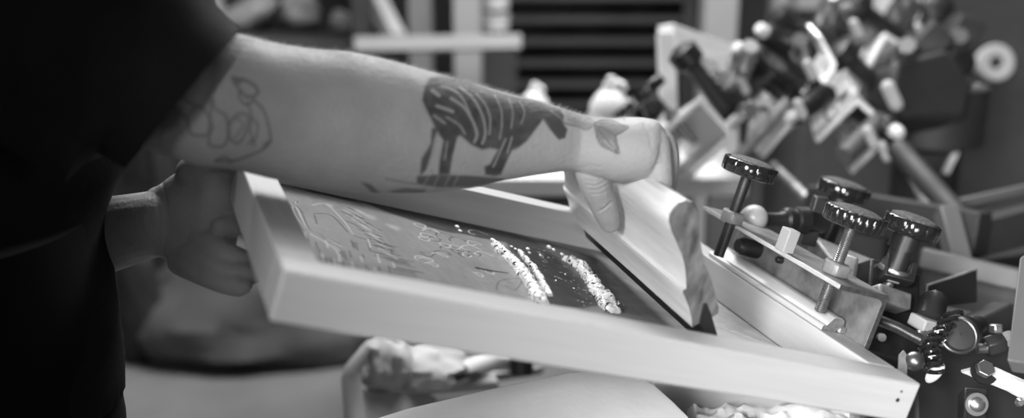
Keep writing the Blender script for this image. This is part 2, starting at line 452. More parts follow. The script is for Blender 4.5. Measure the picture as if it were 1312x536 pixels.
# ------------------------------------------------------------------ clamp bar, channel and screws on the right rail
NV = (F(0, 0, 1) - F(0, 0, 0)); UV_ = (F(1, 0, 0) - F(0, 0, 0)); VV_ = (F(0, 1, 0) - F(0, 0, 0))
bar = thing('pressure_bar', 'pale aluminium bar with slotted end lying along the right rail of the screen', 'bar', MF @ Matrix.Translation((.59, .115, 0)))
pf = [(.5725, .0003), (.5725, .0045), (.5745, .0062), (.5775, .0062), (.583, .0150), (.5855, .0162), (.5945, .0162), (.5975, .0145), (.5990, .0075), (.6035, .0070), (.6035, .0010), (.5965, .0010), (.5965, .0055), (.5915, .0055), (.5915, .0003), (.5850, .0003), (.5800, .0018)]
b = B(); prism(b, pf, MF, .115, .345)
o = finish('extrusion', b, [M['alu'], M['alu_end']], bar, bevel=.0005)
for p in o.data.polygons:
    if len(p.vertices) > 6: p.material_index = 1
ch = thing('clamp_channel', 'grey steel clamp channel wrapping the right rail, open side toward the squeegee', 'clamp', MF @ Matrix.Translation((.60, .0845, .05)))
u0, u1 = .5475, .6115
pf = [(u0, .0575), (u1 - .003, .0575), (u1, .0545), (u1, -.0440), (u1 - .003, -.0475), (u0, -.0475), (u0, -.0412), (u1 - .010, -.0412), (u1 - .0065, -.0385),
      (u1 - .0065, .0470), (u1 - .0085, .0500), (u1 - .0125, .0515), (u0 + .001, .0522), (u0, .0530)]
b = B(); prism(b, pf, MF, .0845, .352)
o = finish('channel', b, [M['steel'], M['steel_end'], M['lit_edge']], ch, bevel=.0006)
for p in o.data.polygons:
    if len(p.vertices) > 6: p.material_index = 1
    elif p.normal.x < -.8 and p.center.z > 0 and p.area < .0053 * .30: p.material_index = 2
def hexnut(bm, o, d, r, h, rot=0.0):
    d = d.normalized(); x, y = basis(d)
    def rg(hh, s): return [o + d * hh + x * math.cos(PI / 3 * i + rot) * r * s + y * math.sin(PI / 3 * i + rot) * r * s for i in range(6)]
    rings(bm, [rg(0, .9), rg(h * .12, 1), rg(h * .85, 1), rg(h, .88)])
def thread(bm, o, d, r, l, pitch=.0021, n=20):
    d = d.normalized(); pr = []; k = int(l / pitch)
    for i in range(k):
        pr += [(i * pitch, r * .84), (i * pitch + pitch * .5, r)]
    pr.append((l, r * .84)); lathe(bm, o, d, pr, n)
def knob_disc(bm, o, d, R__, h, lobes=20, n=240):
    lathe(bm, o, d, [(0, R__ * .55), (0, R__ * .92), (h * .05, R__ * .975), (h * .12, R__), (h * .88, R__), (h * .96, R__ * .975), (h, R__ * .92), (h * .97, R__ * .86)], n, lobes, .05, {1, 2, 3, 4, 5})
def screw_knob(name, label, o, top, R__=.031, h=.0165, threaded=True, nut_n=None, group=None, rr=.0060, lb=20):
    d = (top - o); l = d.length; d.normalize()
    t = thing(name, label, 'knob', o, group)
    b = B()
    if threaded: thread(b, o, d, rr, l)
    else: lathe(b, o, d, [(0, rr), (l, rr)], 20)
    finish('threaded_rod' if threaded else 'rod', b, M['zinc'] if threaded else M['steel_dark'], t)
    b = B(); knob_disc(b, o + d * (l - .001), d, R__, h, lb); k = finish('grip', b, M['knob'], t, ang=50)
    b = B(); lathe(b, o + d * (l + h * .80), d, [(0, R__ * .82), (h * .17, R__ * .80), (h * .32, R__ * .55), (h * .36, .001)], 40); finish('cap', b, M['knob_dust'], k)
    if nut_n is not None:
        b = B(); hexnut(b, o + d * nut_n, d, .0145, .0135, .3); finish('nut', b, M['steel'], t, bevel=.0006)
    return t
# locate the near screw from its foot on the pressure bar
def frame_at(px, py, n): p = on_axis(px, py, 2, n); return p
pB = on_axis(1068, 352, 2, .0577)
uB, vB = pB.x, pB.y
def height_for(px, py, u, v):
    best = min((abs((lambda q: (q[1] - py))(pix(F(u, v, n)))), n) for n in [i * .001 for i in range(0, 260)]); return best[1]
def pix(p):
    d = p - CAM; z = d.dot(FWD); return (656 + FPX * d.dot(RIGHT) / z, 268 + FPX * d.dot(DOWN) / z)
hB = height_for(1086, 289, uB, vB)
screw_knob('clamp_screw', 'nearest clamp screw, glossy black ribbed knob on a threaded rod through the channel', F(uB, vB, .0165), F(uB, vB, hB), nut_n=.0577 - .0165)
pA = on_axis(936, 285, 2, .0577); uA, vA = pA.x, pA.y
hA = height_for(957, 224, uA, vA)
screw_knob('clamp_screw', 'clamp screw with plain dark rod and black knob at the far end of the channel', F(uA, vA, .0165), F(uA, vA, hA), threaded=False, nut_n=.0577 - .0165, rr=.0062, lb=8)
# bolt heads visible inside the channel
for px, py, r, l in ((967, 332, .0105, .030), (1002, 334, .004, .008)):
    p = on_axis(px, py, 0, u1 - .0065)
    b = B(); lathe(b, F(u1 - .0066, p.y, max(p.z, .030)), -UV_, [(0, r), (l * .8, r), (l, r * .7)], 24)
    finish('bolt', b, M['steel_dark'], ch)
# small block and bracket that stand on the channel
pK = on_axis(1003, 322, 2, .0577)
b = B(); box(b, (0, 0, .014), (.014, .016, .025), MF @ Matrix.Translation((pK.x + .001, pK.y, .0562)))
tag(finish('spacer_block', b, M['grey_board'], bevel=.0012), 'small pale metal block standing on the channel under the ball lever', 'block')

# ball-ended lever with black collar
zb_ = 1.25
ball_c = A(966, 280, zb_)
ldir = (A(1045, 283, zb_ + .035) - ball_c).normalized()
lv = thing('ball_lever', 'short lever with worn round ball grip pointing at the squeegee', 'lever', ball_c)
b = B(); sphere(b, ball_c, .0165, 28); finish('ball_grip', b, M['ball'], lv)
b = B(); lathe(b, ball_c, ldir, [(.010, .0080), (.018, .0078), (.036, .0082), (.040, .0105), (.058, .0105)], 24); finish('shaft', b, M['steel_dark'], lv)
b = B(); lathe(b, ball_c, ldir, [(.042, .0115), (.045, .0150), (.052, .0150), (.054, .0128), (.058, .0128), (.060, .0160), (.074, .0170), (.078, .0140), (.100, .0150), (.104, .009)], 28); finish('collar', b, M['black'], lv)
b = B(); x_, y_ = basis(ldir)
box(b, (0, 0, 0), (.018, .016, .062), Matrix.Translation(ball_c + ldir * .088) @ Matrix.Rotation(math.radians(12), 4, 'Y')); finish('bracket', b, M['black'], lv, bevel=.002)

# rear knobs
def stud(px, py, z, dpx, R__, h, hub, label, tilt=None, name='adjuster_knob'):
    base = A(px + dpx[0], py + dpx[1], z); top = A(px, py, z + .02)
    d = NV.normalized() if tilt is None else tilt
    l = (top - base).length; base = top - d * l
    t = thing(name, label, 'knob', base)
    b = B(); lathe(b, base, d, [(0, hub * .8), (l * .55, hub * .8), (l * .56, hub), (l, hub)], 28, 10, .06, {2, 3}); finish('hub', b, M['black'], t)
    b = B(); knob_disc(b, base + d * (l - .001), d, R__, h, 9, 144); k = finish('grip', b, M['knob'], t, ang=50)
    b = B(); lathe(b, base + d * (l + h * .80), d, [(0, R__ * .84), (h * .25, R__ * .80), (h * .4, R__ * .5), (h * .42, .001)], 36); finish('cap', b, M['knob_dust'], k)
    b = B(); lathe(b, base + d * -.004, d, [(0, hub * 1.05), (.003, hub * 1.1), (.006, hub * 1.02)], 28); finish('washer', b, M['chrome'], t)
    b = B(); hexnut(b, base - d * .014, d, .013, .011); finish('nut', b, M['steel'], t, bevel=.0006)
    b = B(); lathe(b, base - d * .055, d, [(0, .006), (.045, .006)], 16); finish('rod', b, M['zinc'], t)
    return t
stud(1164, 299, 1.16, (-9, 42), .031, .018, .0165, 'black lobed adjuster knob with thick hub, right of the nearest clamp screw')
stud(1078, 252, 1.35, (-12, 62), .034, .018, .016, 'blurred grey-topped adjuster knob half hidden behind the nearest clamp screw')

# ------------------------------------------------------------------ press hardware at the lower right
def wbox(bm, c, s, rx=0, ry=0, rz=0, M0=None):
    Mx = Matrix.Translation(c) @ (M3.to_4x4() if M0 is None else M0) @ Matrix.Rotation(rz, 4, 'Z') @ Matrix.Rotation(ry, 4, 'Y') @ Matrix.Rotation(rx, 4, 'X')
    box(bm, (0, 0, 0), s, Mx)
def quadprism(bm, pts, z0, thick):
    """solid plate whose face has corners seen at pts; given a real thickness straight back"""
    a = [A(p[0], p[1], p[2] if len(p) > 2 else z0) for p in pts]
    n = (a[1] - a[0]).cross(a[2] - a[0]).normalized()
    if n.dot(FWD) < 0: n = -n
    rings(bm, [a, [q + n * thick for q in a]])
hb = thing('press_carriage', 'dark steel press carriage holding the clamp, right of the wooden screen', 'carriage', A(1140, 420, 1.2))
b = B(); quadprism(b, [(1118, 330, 1.20), (1180, 352, 1.22), (1176, 470, 1.18), (1108, 450, 1.15)], 1.2, .05); finish('side_plate', b, M['steel_dark'], hb, bevel=.003)
b = B(); quadprism(b, [(1128, 362, 1.16), (1170, 376, 1.18), (1168, 398, 1.17), (1128, 384, 1.15)], 1.17, .03); finish('crossbar', b, M['steel'], hb, bevel=.003)
b = B(); quadprism(b, [(1040, 300, 1.34), (1130, 336, 1.30), (1128, 372, 1.25), (1080, 352, 1.27)], 1.3, .03); finish('gusset', b, M['steel'], hb, bevel=.003)
b = B(); quadprism(b, [(1075, 322, 1.22), (1098, 330, 1.20), (1094, 362, 1.19), (1070, 350, 1.2)], 1.2, .006); finish('lug', b, M['steel'], hb, bevel=.002)
b = B(); quadprism(b, [(1134, 352, 1.17), (1172, 362, 1.17), (1177, 338, 1.18), (1170, 336, 1.18), (1166, 350, 1.18), (1143, 344, 1.18), (1146, 326, 1.18), (1139, 324, 1.18)], 1.17, .02); finish('yoke', b, M['steel_dark'], hb, bevel=.001)
b = B(); tube(b, [A(1125, 410, 1.12), A(1150, 420, 1.11), A(1180, 436, 1.10)], .006, 18); finish('tie_rod', b, M['steel_dark'], hb)
b = B(); quadprism(b, [(1151, 482, 1.06), (1163, 482, 1.06), (1163, 455, 1.07), (1158, 448, 1.07), (1152, 454, 1.07)], 1.06, .004); finish('tab', b, M['steel'], hb, bevel=.001)
b = B(); lathe(b, A(1128, 432, 1.13), -FWD, [(0, .0045), (.006, .0045)], 12); finish('rivet', b, M['chrome'], hb)
b = B(); quadprism(b, [(1112, 462, 1.20), (1182, 442, 1.24), (1330, 440, 1.27), (1330, 580, 1.22), (1175, 580, 1.16), (1172, 505, 1.17)], 1.2, .06); finish('chassis', b, M['black_matte'], hb, bevel=.004)
cc_ = A(1250, 560, 1.30); b = B(); box(b, (cc_.x, cc_.y, cc_.z / 2 - .03), (.10, .08, cc_.z - .06)); finish('leg', b, M['black_matte'], hb, bevel=.004)
# vertical pivot post with a pale collar
tp = A(1198, 382, 1.17); bp_ = A(1182, 440, 1.14); dd = (bp_ - tp).normalized(); LL = (bp_ - tp).length
pv = thing('pivot_post', 'upright steel pivot post with a pale plastic collar beside the black cable', 'post', bp_)
b = B(); hexnut(b, tp, -dd, .0085, .006); finish('bolt_head', b, M['chrome'], pv, bevel=.0005)
b = B(); lathe(b, tp, dd, [(-.001, .0125), (.003, .0145), (.028, .0150), (.030, .010), (.031, .010)], 28); finish('barrel', b, M['steel_dark'], pv)
b = B(); wbox(b, tp + dd * .036, (.034, .026, .014)); finish('collar', b, M['pale_post'], pv, bevel=.002)
b = B(); lathe(b, tp, dd, [(.041, .010), (.050, .0095), (.052, .012), (.058, .012)], 24); finish('sleeve', b, M['chrome'], pv)
# black wrapped cable
b = B(); pts = []
for i in range(220):
    t = i / 219; c = A(1190, 448, 1.10).lerp(A(1222, 402, 1.13), max(0, t * 1.6 - .6)) if t > .375 else A(1198, 476, 1.085).lerp(A(1190, 448, 1.10), t / .375)
    a = t * 2 * PI * 9; pts.append(c + RIGHT * math.cos(a) * .0085 + FWD * math.sin(a) * .0085 + DOWN * math.sin(a) * .004)
tube(b, pts, .0024, 8); tag(finish('coiled_cable', b, M['knob']), 'coil of shiny black cable hanging beside the front right corner of the screen', 'cable')
b = B(); lathe(b, A(1171, 463, 1.07), -FWD + RIGHT * .1, [(0, .010), (.004, .010), (.008, .006), (.010, .002)], 20); tag(finish('domed_bolt', b, M['rim'], ang=60), 'shiny domed bolt head on the coil of black cable', 'bolt')
b = B(); sphere(b, A(1198, 478, 1.10), .010, 20, .7, .5, 1.35, Matrix.Rotation(math.radians(35), 3, 'Y')); tag(finish('plastic_tab', b, M['white']), 'pale oval plastic tab below the coil of black cable', 'tab')
# round end cap with chrome ring
ec = A(1228, 430, 1.12); ed = (-FWD * .8 + RIGHT * -.75 + DOWN * .12).normalized()
cp = thing('pull_knob', 'round black pull knob with a bright chrome rim facing left', 'knob', ec)
b = B(); lathe(b, ec - ed * .06, ed, [(0, .010), (.035, .011), (.040, .018), (.0515, .0192)], 32); bd_ = finish('body', b, M['black'], cp)
b = B(); lathe(b, ec, ed, [(-.008, .0190), (-.005, .0206), (-.001, .0210), (.002, .0200), (.0028, .0186), (.002, .0172), (-.002, .0164)], 40, cap=False); finish('chrome_rim', b, M['rim'], bd_)['label'] = 'dull chrome rim'
b = B(); lathe(b, ec, ed, [(-.006, .0165), (-.004, .0165), (-.006, .001)], 32); finish('face', b, M['black_matte'], cp)
# nuts cluster to its right
cn = thing('fitting', 'small bright metal pipe fitting between the pull knob and the pale panel', 'fitting', A(1270, 445, 1.2))
b = B(); hexnut(b, A(1262, 445, 1.2), RIGHT - DOWN * .3, .013, .022); finish('body', b, M['steel_dark'], cn, bevel=.001)
b = B(); hexnut(b, A(1280, 438, 1.2), RIGHT - DOWN * .3, .010, .016); finish('nut', b, M['steel'], cn, bevel=.001)
b = B(); lathe(b, A(1252, 447, 1.2), RIGHT, [(0, .006), (.02, .006)], 16); finish('nipple', b, M['chrome'], cn)
b = B(); hexnut(b, A(1276, 427, 1.2), -DOWN, .008, .01); finish('plug', b, M['chrome'], cn, bevel=.001)
# pale angle iron with a bolt
ai = thing('angle_iron', 'pale pointed angle iron with a bolt, running off the lower right corner', 'bracket', A(1232, 478, 1.12))
b = B(); quadprism(b, [(1231, 478, 1.14), (1262, 470, 1.13), (1276, 474, 1.13), (1330, 498, 1.1), (1330, 524, 1.1), (1290, 502, 1.12)], 1.1, .005); finish('plate', b, M['grey_board'], ai, bevel=.001)
b = B(); hexnut(b, A(1260, 475, 1.125), -FWD - DOWN * .6, .010, .008); finish('bolt', b, M['chrome'], ai, bevel=.001)
b = B(); lathe(b, A(1260, 478, 1.132), -FWD - DOWN * .6, [(0, .014), (.003, .014)], 24); finish('washer', b, M['black'], ai)
b = B(); lathe(b, A(1306, 516, 1.095), -FWD, [(0, .005), (.004, .003)], 12); finish('rivet', b, M['chrome'], ai)
# lower bracket with washer bolt
lb = thing('bolted_bracket', 'black bracket with a round washer bolt at the bottom right of the picture', 'bracket', A(1250, 540, 1.13))
b = B(); quadprism(b, [(1236, 496, 1.15), (1266, 498, 1.15), (1264, 560, 1.12), (1234, 560, 1.12)], 1.1, .02); finish('plate', b, M['steel_dark'], lb, bevel=.002)
b = B(); lathe(b, A(1250, 518, 1.13), -FWD, [(0, .0125), (.003, .0125), (.003, .008), (.007, .0075), (.009, .004)], 28); finish('bolt', b, M['chrome'], lb)
# black angled guard plate behind
gp = thing('guard_plate', 'black bent guard plate with a worn bright edge behind the pivot post', 'plate', A(1225, 380, 1.32))
b = B(); quadprism(b, [(1188, 366, 1.32), (1252, 345, 1.36), (1252, 388, 1.36), (1215, 392, 1.33), (1186, 384, 1.32)], 1.3, .004); finish('panel', b, M['black'], gp, bevel=.001)
b = B(); tube(b, [A(1186, 384, 1.315), A(1188, 366, 1.315), A(1252, 344.5, 1.355)], .0016, 8); finish('worn_edge', b, M['steel'], gp)
b = B(); quadprism(b, [(1180, 386, 1.36), (1290, 408, 1.36), (1254, 425, 1.34), (1190, 412, 1.34)], 1.3, .02)
tag(finish('mounting_plate', b, M['mid'], bevel=.002), 'flat grey mounting plate under the black guard plate', 'plate')
b = B(); quadprism(b, [(1256, 408, 1.30), (1300, 388, 1.34), (1300, 436, 1.34), (1254, 440, 1.30)], 1.3, .03)
tag(finish('motor_housing', b, M['black_matte'], bevel=.004), 'black block housing between the pull knob and the pale panel', 'housing')
b = B(); quadprism(b, [(1290, 462, 1.02), (1306, 330, 1.10), (1350, 300, 1.10), (1350, 470, 1.02)], 1.0, .02)
tag(finish('spare_screen', b, M['mid'], bevel=.002), 'grey panel edge cut off by the right border of the picture', 'panel')
# dark beams of the press behind
def beam(name, label, p, q, w, h, m, cat='beam', group=None):
    d = q - p; L = d.length; x, y = basis(d, -DOWN)
    Mx = Matrix((( d.x / L, y.x, x.x, (p.x + q.x) / 2), (d.y / L, y.y, x.y, (p.y + q.y) / 2), (d.z / L, y.z, x.z, (p.z + q.z) / 2), (0, 0, 0, 1)))
    bm = B(); box(bm, (0, 0, 0), (L, w, h), Mx)
    return tag(finish(name, bm, m, bevel=.003, loc=Mx), label, cat, group)
beam('press_beam', 'dark steel beam rising to the right edge behind the guard plate', A(1170, 322, 1.75), A(1400, 262, 1.9), .10, .06, M['black_matte'])
beam('press_beam', 'thin grey rail above the dark rising beam at the right edge', A(1195, 268, 1.80), A(1400, 224, 1.95), .02, .016, M['mid'])
beam('press_beam', 'dark beam crossing behind the adjuster knob', A(1040, 262, 1.9), A(1260, 300, 1.7), .06, .07, M['black_matte'])
beam('press_beam', 'lowest grey beam sloping down right behind the pull knob', A(1180, 330, 1.6), A(1400, 380, 1.5), .05, .03, M['mid'])
beam('press_beam', 'broad dark beam below the others, reaching the pale panel', A(1180, 360, 1.7), A(1420, 420, 1.6), .12, .10, M['black_matte'])
beam('press_column', 'short pale grey upright joining the beams right of the adjuster knob', A(1212, 270, 1.66), A(1232, 350, 1.6), .03, .035, M['mid'], 'column')
ph = B(); lathe(ph, on_height(1240, 640, .20), Vector((0, 0, 1)), [(-.20, .30), (-.14, .30), (-.10, .12), (.40, .12), (.42, .17), (.55, .17)], 40)
tag(finish('pedestal', ph, M['black_matte']), 'heavy black round pedestal of the printing press at the lower right', 'press')

# ------------------------------------------------------------------ raised print heads across the press
def print_head(label):
    """local: y = along the clamp (seen end on), x = across, z = up out of the channel"""
    Mi = Matrix.Identity(4)
    t = thing('raised_print_head', label, 'print head', Mi.copy(), None)
    w, h = .075, .050
    b = B(); prism(b, [(-w, h), (w * .5, h), (w * .5, -h), (-w, -h), (-w, -h + .011), (w * .5 - .011, -h + .011), (w * .5 - .011, h - .011), (-w, h - .011)], Mi, 0, .30)
    finish('channel', b, M['alu'], t, bevel=.002)
    b = B(); box(b, (w * .5 + .10, .16, 0), (.19, .07, .055)); finish('arm', b, M['black_matte'], t, bevel=.004)
    for y in (.035, .24):
        b = B(); lathe(b, V(-.02, y, h - .06), V(0, 0, 1), [(0, .007), (.13, .007)], 14); finish('rod', b, M['zinc'], t)
        b = B(); knob_disc(b, V(-.02, y, h + .062), V(0, 0, 1), .036, .022, 12, 72); finish('grip', b, M['knob'], t, ang=50)
        b = B(); hexnut(b, V(-.02, y, h), V(0, 0, 1), .015, .016); finish('nut', b, M['chrome'], t, bevel=.001)
    b = B(); lathe(b, V(.075, .05, 0), V(0, -.2, 1), [(0, .018), (.10, .016), (.11, .030), (.14, .030), (.15, .01)], 22); finish('adjuster', b, M['black'], t)
    b = B(); lathe(b, V(.14, .10, .02), V(.2, -1, .3), [(0, .022), (.09, .022), (.10, .015), (.13, .015)], 22); finish('cylinder', b, M['chrome'], t)
    b = B(); hexnut(b, V(.09, .04, -.03), V(0, -1, 0), .018, .04); finish('bolt', b, M['chrome'], t, bevel=.001)
    return t
def copy_tree(o, parent=None):
    c = o.copy(); COL.objects.link(c)
    if parent is not None: c.parent = parent
    for chd in list(o.children): copy_tree(chd, c)
    return c
heads = [  # px, py, z, roll about the view, yaw, scale
    (903, 165, 1.95, -42, 8, 1.0, 'raised print head nearest the pale standing frame, its square channel end facing us'),
    (985, 150, 2.15, -52, -12, .95, 'second raised print head, right of the pale square channel end'),
    (1048, 90, 2.35, -60, 10, 1.0, 'raised print head with a bright angled edge, below the upper middle of the press'),
    (1105, 165, 2.1, -48, -20, 1.05, 'raised print head low in the row, above the adjuster knob with thick hub'),
    (1150, 75, 2.45, -58, 14, 1.1, 'raised print head high in the row under the bright box on the wall'),
    (1208, 165, 2.2, -66, -8, 1.1, 'rightmost raised print head, left of the hanging tape roll'),
]
proto = print_head(heads[0][6])
for i, (px, py, z, roll, yaw, s, lab) in enumerate(heads):
    o = proto if i == 0 else copy_tree(proto)
    o['label'] = lab; o['group'] = 'raised print heads across the press'
    base = Matrix((RIGHT, FWD, -DOWN)).transposed().to_4x4()
    o.matrix_world = Matrix.Translation(A(px, py, z)) @ base @ Matrix.Rotation(math.radians(roll), 4, 'Y') @ Matrix.Rotation(math.radians(yaw), 4, 'Z') @ Matrix.Scale(s, 4)
for px, py, z, r, lab in ((1092, 18, 2.3, .030, 'round black knob seen end on at the top of the row of print heads'), (1226, 78, 2.2, .038, 'large round black knob left of the hanging tape roll'),
                     (1203, 8, 2.4, .034, 'black knob cut off by the top edge right of the bright box'), (838, 138, 1.9, .018, 'small dark knob just above the knuckles of the right hand')):
    d = (-FWD - DOWN * .2).normalized(); c = A(px, py, z)
    t = thing('round_knob', lab, 'knob', c)
    b = B(); lathe(b, c - d * .03, d, [(0, r * .5), (.012, r * .5), (.014, r), (.034, r), (.040, r * .8), (.042, .002)], 32, 9, .05, {2, 3}); finish('grip', b, M['black'], t)
    b = B(); lathe(b, c - d * .12, d, [(0, r * .3), (.10, r * .3)], 14); finish('stem', b, M['steel_dark'], t)
# dark cylinders with glints painted as white end caps, a bent bright bracket and the dark central body
for p, q, r, lab in (((975, 38, 2.1), (1035, 88, 2.25), .024, 'black cylinder with a painted glint at its upper left end, topmost of its kind'),
                ((946, 62, 2.05), (1000, 118, 2.2), .024, 'black cylinder with a painted glint, directly right of the pale standing frame'),
                ((1150, 170, 2.05), (1085, 130, 2.2), .026, 'black cylinder lying low in the row of print heads'),
                ((1012, 150, 2.0), (1062, 120, 2.1), .022, 'black cylinder above the grey rounded link plate')):
    d = (A(*q) - A(*p)); l = d.length; t = thing('air_cylinder', lab, 'cylinder', A(*p))
    b = B(); lathe(b, A(*p), d, [(.012, r * .8), (.018, r), (l - .01, r), (l, r * .8)], 28); finish('barrel', b, M['black'], t)
    b = B(); lathe(b, A(*p), d, [(-.010, r * .35), (-.006, r * .5), (.008, r * .55), (.014, r * .6)], 24); finish('end_glint', b, M['white'], t)
b = B(); quadprism(b, [(1048, 48, 2.0), (1053, 46, 2.0), (1072, 80, 2.05), (1072, 86, 2.05), (1060, 108, 2.0), (1053, 106, 2.0), (1064, 84, 2.05), (1062, 78, 2.05)], 2, .05)
tag(finish('bent_bracket', b, M['alu'], bevel=.002), 'bright bracket bent like an arrowhead pointing right, among the print heads', 'bracket')
b = B(); quadprism(b, [(1150, 78, 2.05), (1215, 62, 2.1), (1248, 110, 2.1), (1236, 152, 2.1), (1160, 150, 2.05), (1140, 112, 2.05)], 2, .12)
tag(finish('gear_housing', b, M['black_matte'], bevel=.01), 'large black housing in the middle of the raised print heads', 'housing')
for px, py, z, r, lab in ((950, 103, 2.0, .014, 'small modelled glint right of the pale standing frame'), (1035, 82, 2.0, .016, 'oval modelled glint beside the arrowhead bracket'), (1094, 30, 2.1, .016, 'modelled glint below the round black knob at the top'), (1022, 133, 1.95, .015, 'modelled glint above the low black cylinder'),
                     (1112, 168, 1.95, .016, 'modelled glint low in the middle of the print heads'), (1130, 188, 1.95, .014, 'lowest modelled glint under the print heads'), (1138, 112, 1.98, .022, 'large modelled glint on the left edge of the black housing'), (1176, 34, 2.2, .012, 'small modelled glint under the white box')):
    r *= .62; b = B(); digit(b, [A(px, py, z), A(px, py, z) + (RIGHT * .45 + DOWN).normalized() * r * 1.3, A(px, py, z) + (RIGHT * .45 + DOWN).normalized() * r * 2.6], [r, r, r]); tag(finish('bolt', b, M['pale_post']), lab, 'bolt')  # pale capsules stand in for glints among the print heads
cp_ = A(1196, 120, 2.25); b = B(); lathe(b, Vector((cp_.x, cp_.y, 0)), Vector((0, 0, 1)), [(0, .26), (.05, .26), (.08, .07), (cp_.z - .12, .07), (cp_.z - .10, .11), (cp_.z + .02, .11)], 40)
tag(finish('press_column', b, M['black_matte']), 'thick black centre column carrying the raised print heads', 'column')
# links between the heads
for a, c, r, m, lab in (((935, 215, 2.0), (1010, 130, 2.0), .012, 'steel', 'grey tube rising between the first two raised print heads'),
                   ((1035, 255, 1.9), (990, 212, 2.0), .010, 'steel', 'pale rod pointing down toward the ball lever'),
                   ((1168, 215, 1.9), (1195, 270, 1.8), .014, 'steel', 'pale rod above the adjuster knob with thick hub'),
                   ((1150, 190, 1.9), (1230, 280, 1.75), .020, 'black_matte', 'thick black tube sloping down to the press beams'),
                   ((1080, 200, 2.0), (1130, 150, 2.1), .018, 'mid', 'grey tube between the middle print heads')):
    b = B(); tube(b, [A(*a), A(*c)], r, 16); tag(finish('link_rod', b, M[m]), lab, 'rod')
b = B(); quadprism(b, [(965, 130, 2.05), (985, 120, 2.05), (995, 142, 2.05), (972, 185, 2.0), (955, 190, 2.0)], 2, .012)
tag(finish('link_plate', b, M['steel'], bevel=.004), 'grey rounded link plate with a dark hole between the raised print heads', 'plate')
b = B(); lathe(b, A(978, 143, 2.04), -FWD, [(0, .012), (.004, .011)], 20); tag(finish('pivot_pin', b, M['black']), 'dark round pin in the grey link plate', 'pin')

# ------------------------------------------------------------------ things below the screen
def on_tilt(px, py, h, y0=1.05, k=.34):
    d = RIGHT * ((px - 656) / FPX) + DOWN * ((py - 268) / FPX) + FWD
    t = (h - k * y0 - CAM.z + k * CAM.y) / (d.z - k * d.y)
    return CAM + d * t
pt = [on_tilt(x, y, .845) for x, y in ((430, 552), (520, 524), (640, 496), (730, 477), (775, 475), (812, 480), (838, 492), (865, 516), (905, 556), (860, 640), (480, 640))]
platen = thing('platen', 'pale shirt stretched over the pointed platen board under the screen', 'platen', on_height(700, 560, .80))
b = B(); ctr = sum(pt, Vector()) / len(pt)
rs = [[ctr + (p - ctr) * s + Vector((0, 0, z)) for p in pt] for s, z in ((.97, -.030), (1.0, -.024), (1.0, -.006), (.985, 0), (.93, .0015), (.5, .003))]
rings(b, rs); finish('shirt_cover', b, M['cloth'], platen, bevel=0)
b = B(); rings(b, [[ctr + (p - ctr) * .93 + Vector((0, 0, z)) for p in pt] for z in (-.045, -.0305)]); finish('board', b, M['dark_wood'], platen)
b = B(); box(b, (ctr.x, ctr.y, (ctr.z - .04) / 2), (.08, .08, ctr.z - .04)); finish('support', b, M['black_matte'], platen, bevel=.004)
# second grey platen behind right
pt = [on_height(x, y, .79) for x, y in ((835, 486), (930, 496), (1010, 514), (960, 545), (900, 560), (840, 520))]
b = B(); rings(b, [[p + Vector((0, 0, z)) for p in pt] for z in (-.02, 0)])
p2 = thing('platen', 'bare grey platen board right of the shirt covered one', 'platen', Vector((pt[0].x, pt[0].y, 0)))
finish('board', b, M['cloth_grey'], p2, bevel=.003)
c2 = sum(pt, Vector()) / 6; b = B(); box(b, (c2.x, c2.y, .385), (.06, .06, .77)); finish('support', b, M['black_matte'], p2, bevel=.004)
# crumpled towel
b = B(); g0 = [on_height(x, y, .80) for x, y in ((880, 548), (1110, 560))]
N1, N2 = 60, 24; gv = []
for j in range(N2):
    row = []
    for i in range(N1):
        p = on_height(872 + 235 * i / (N1 - 1), 520 + 90 * j / (N2 - 1), .79)
        e = min(i, N1 - 1 - i, j + 1, N2 - 1 - j) / 5; e = min(1, e)
        row.append(b.verts.new(p + Vector((0, 0, -.03 + .045 * math.sqrt(e) + .012 * noise.fractal(p * 35, .8, 2, 3) * e))))
    gv.append(row)
for j in range(N2 - 1):
    for i in range(N1 - 1): b.faces.new((gv[j][i], gv[j][i + 1], gv[j + 1][i + 1], gv[j + 1][i]))
bot = bmesh.ops.extrude_face_region(b, geom=b.faces[:])
for v in [e for e in bot['geom'] if isinstance(e, bmesh.types.BMVert)]: v.co.z -= .012
tag(finish('towel', b, M['cloth']), 'crumpled pale towel under the front right corner of the screen', 'towel')
# tote with a white garment inside
tz = 1.55
tb = thing('tool_tray', 'pale plastic tray with an upright corner post below the front rail', 'tray', A(455, 540, tz))
b = B(); tube(b, [A(470, 446, tz + .02), A(452, 474, tz), A(450, 485, tz), A(456, 560, tz - .04)], [.008, .013, .015, .015], 16); finish('corner_post', b, M['pale_post'], tb)
b = B(); quadprism(b, [(455, 482, tz), (570, 494, tz + .1), (640, 490, tz + .15), (640, 500, tz + .15), (560, 506, tz + .1), (455, 492, tz)], tz, .02); finish('rim', b, M['pale_post'], tb, bevel=.003)
b = B(); quadprism(b, [(458, 498, tz + .005), (560, 508, tz + .1), (560, 600, tz), (462, 600, tz - .05)], tz, .015); finish('side_panel', b, M['grey_board'], tb, bevel=.003)
b = B(); quadprism(b, [(458, 478, tz + .03), (560, 490, tz + .12), (700, 470, tz + .35), (600, 462, tz + .35)], tz, .02); finish('shelf', b, M['grey_board'], tb)
def lump(name, label, cat, c, s, m, seed, amp=.18, rot=None, seg=36):
    bm = B(); t = bmesh.ops.create_uvsphere(bm, u_segments=seg, v_segments=seg // 2, radius=1)
    for v in bm.verts:
        d = v.co.copy(); k = 1 + amp * noise.fractal(d * 1.6 + Vector((seed, 0, 0)), .6, 2, 3)
        q = Vector((d.x * s[0] * k, d.y * s[1] * k, d.z * s[2] * k))
        if rot: q = rot @ q
        v.co = c + q
    return tag(finish(name, bm, m), label, cat)
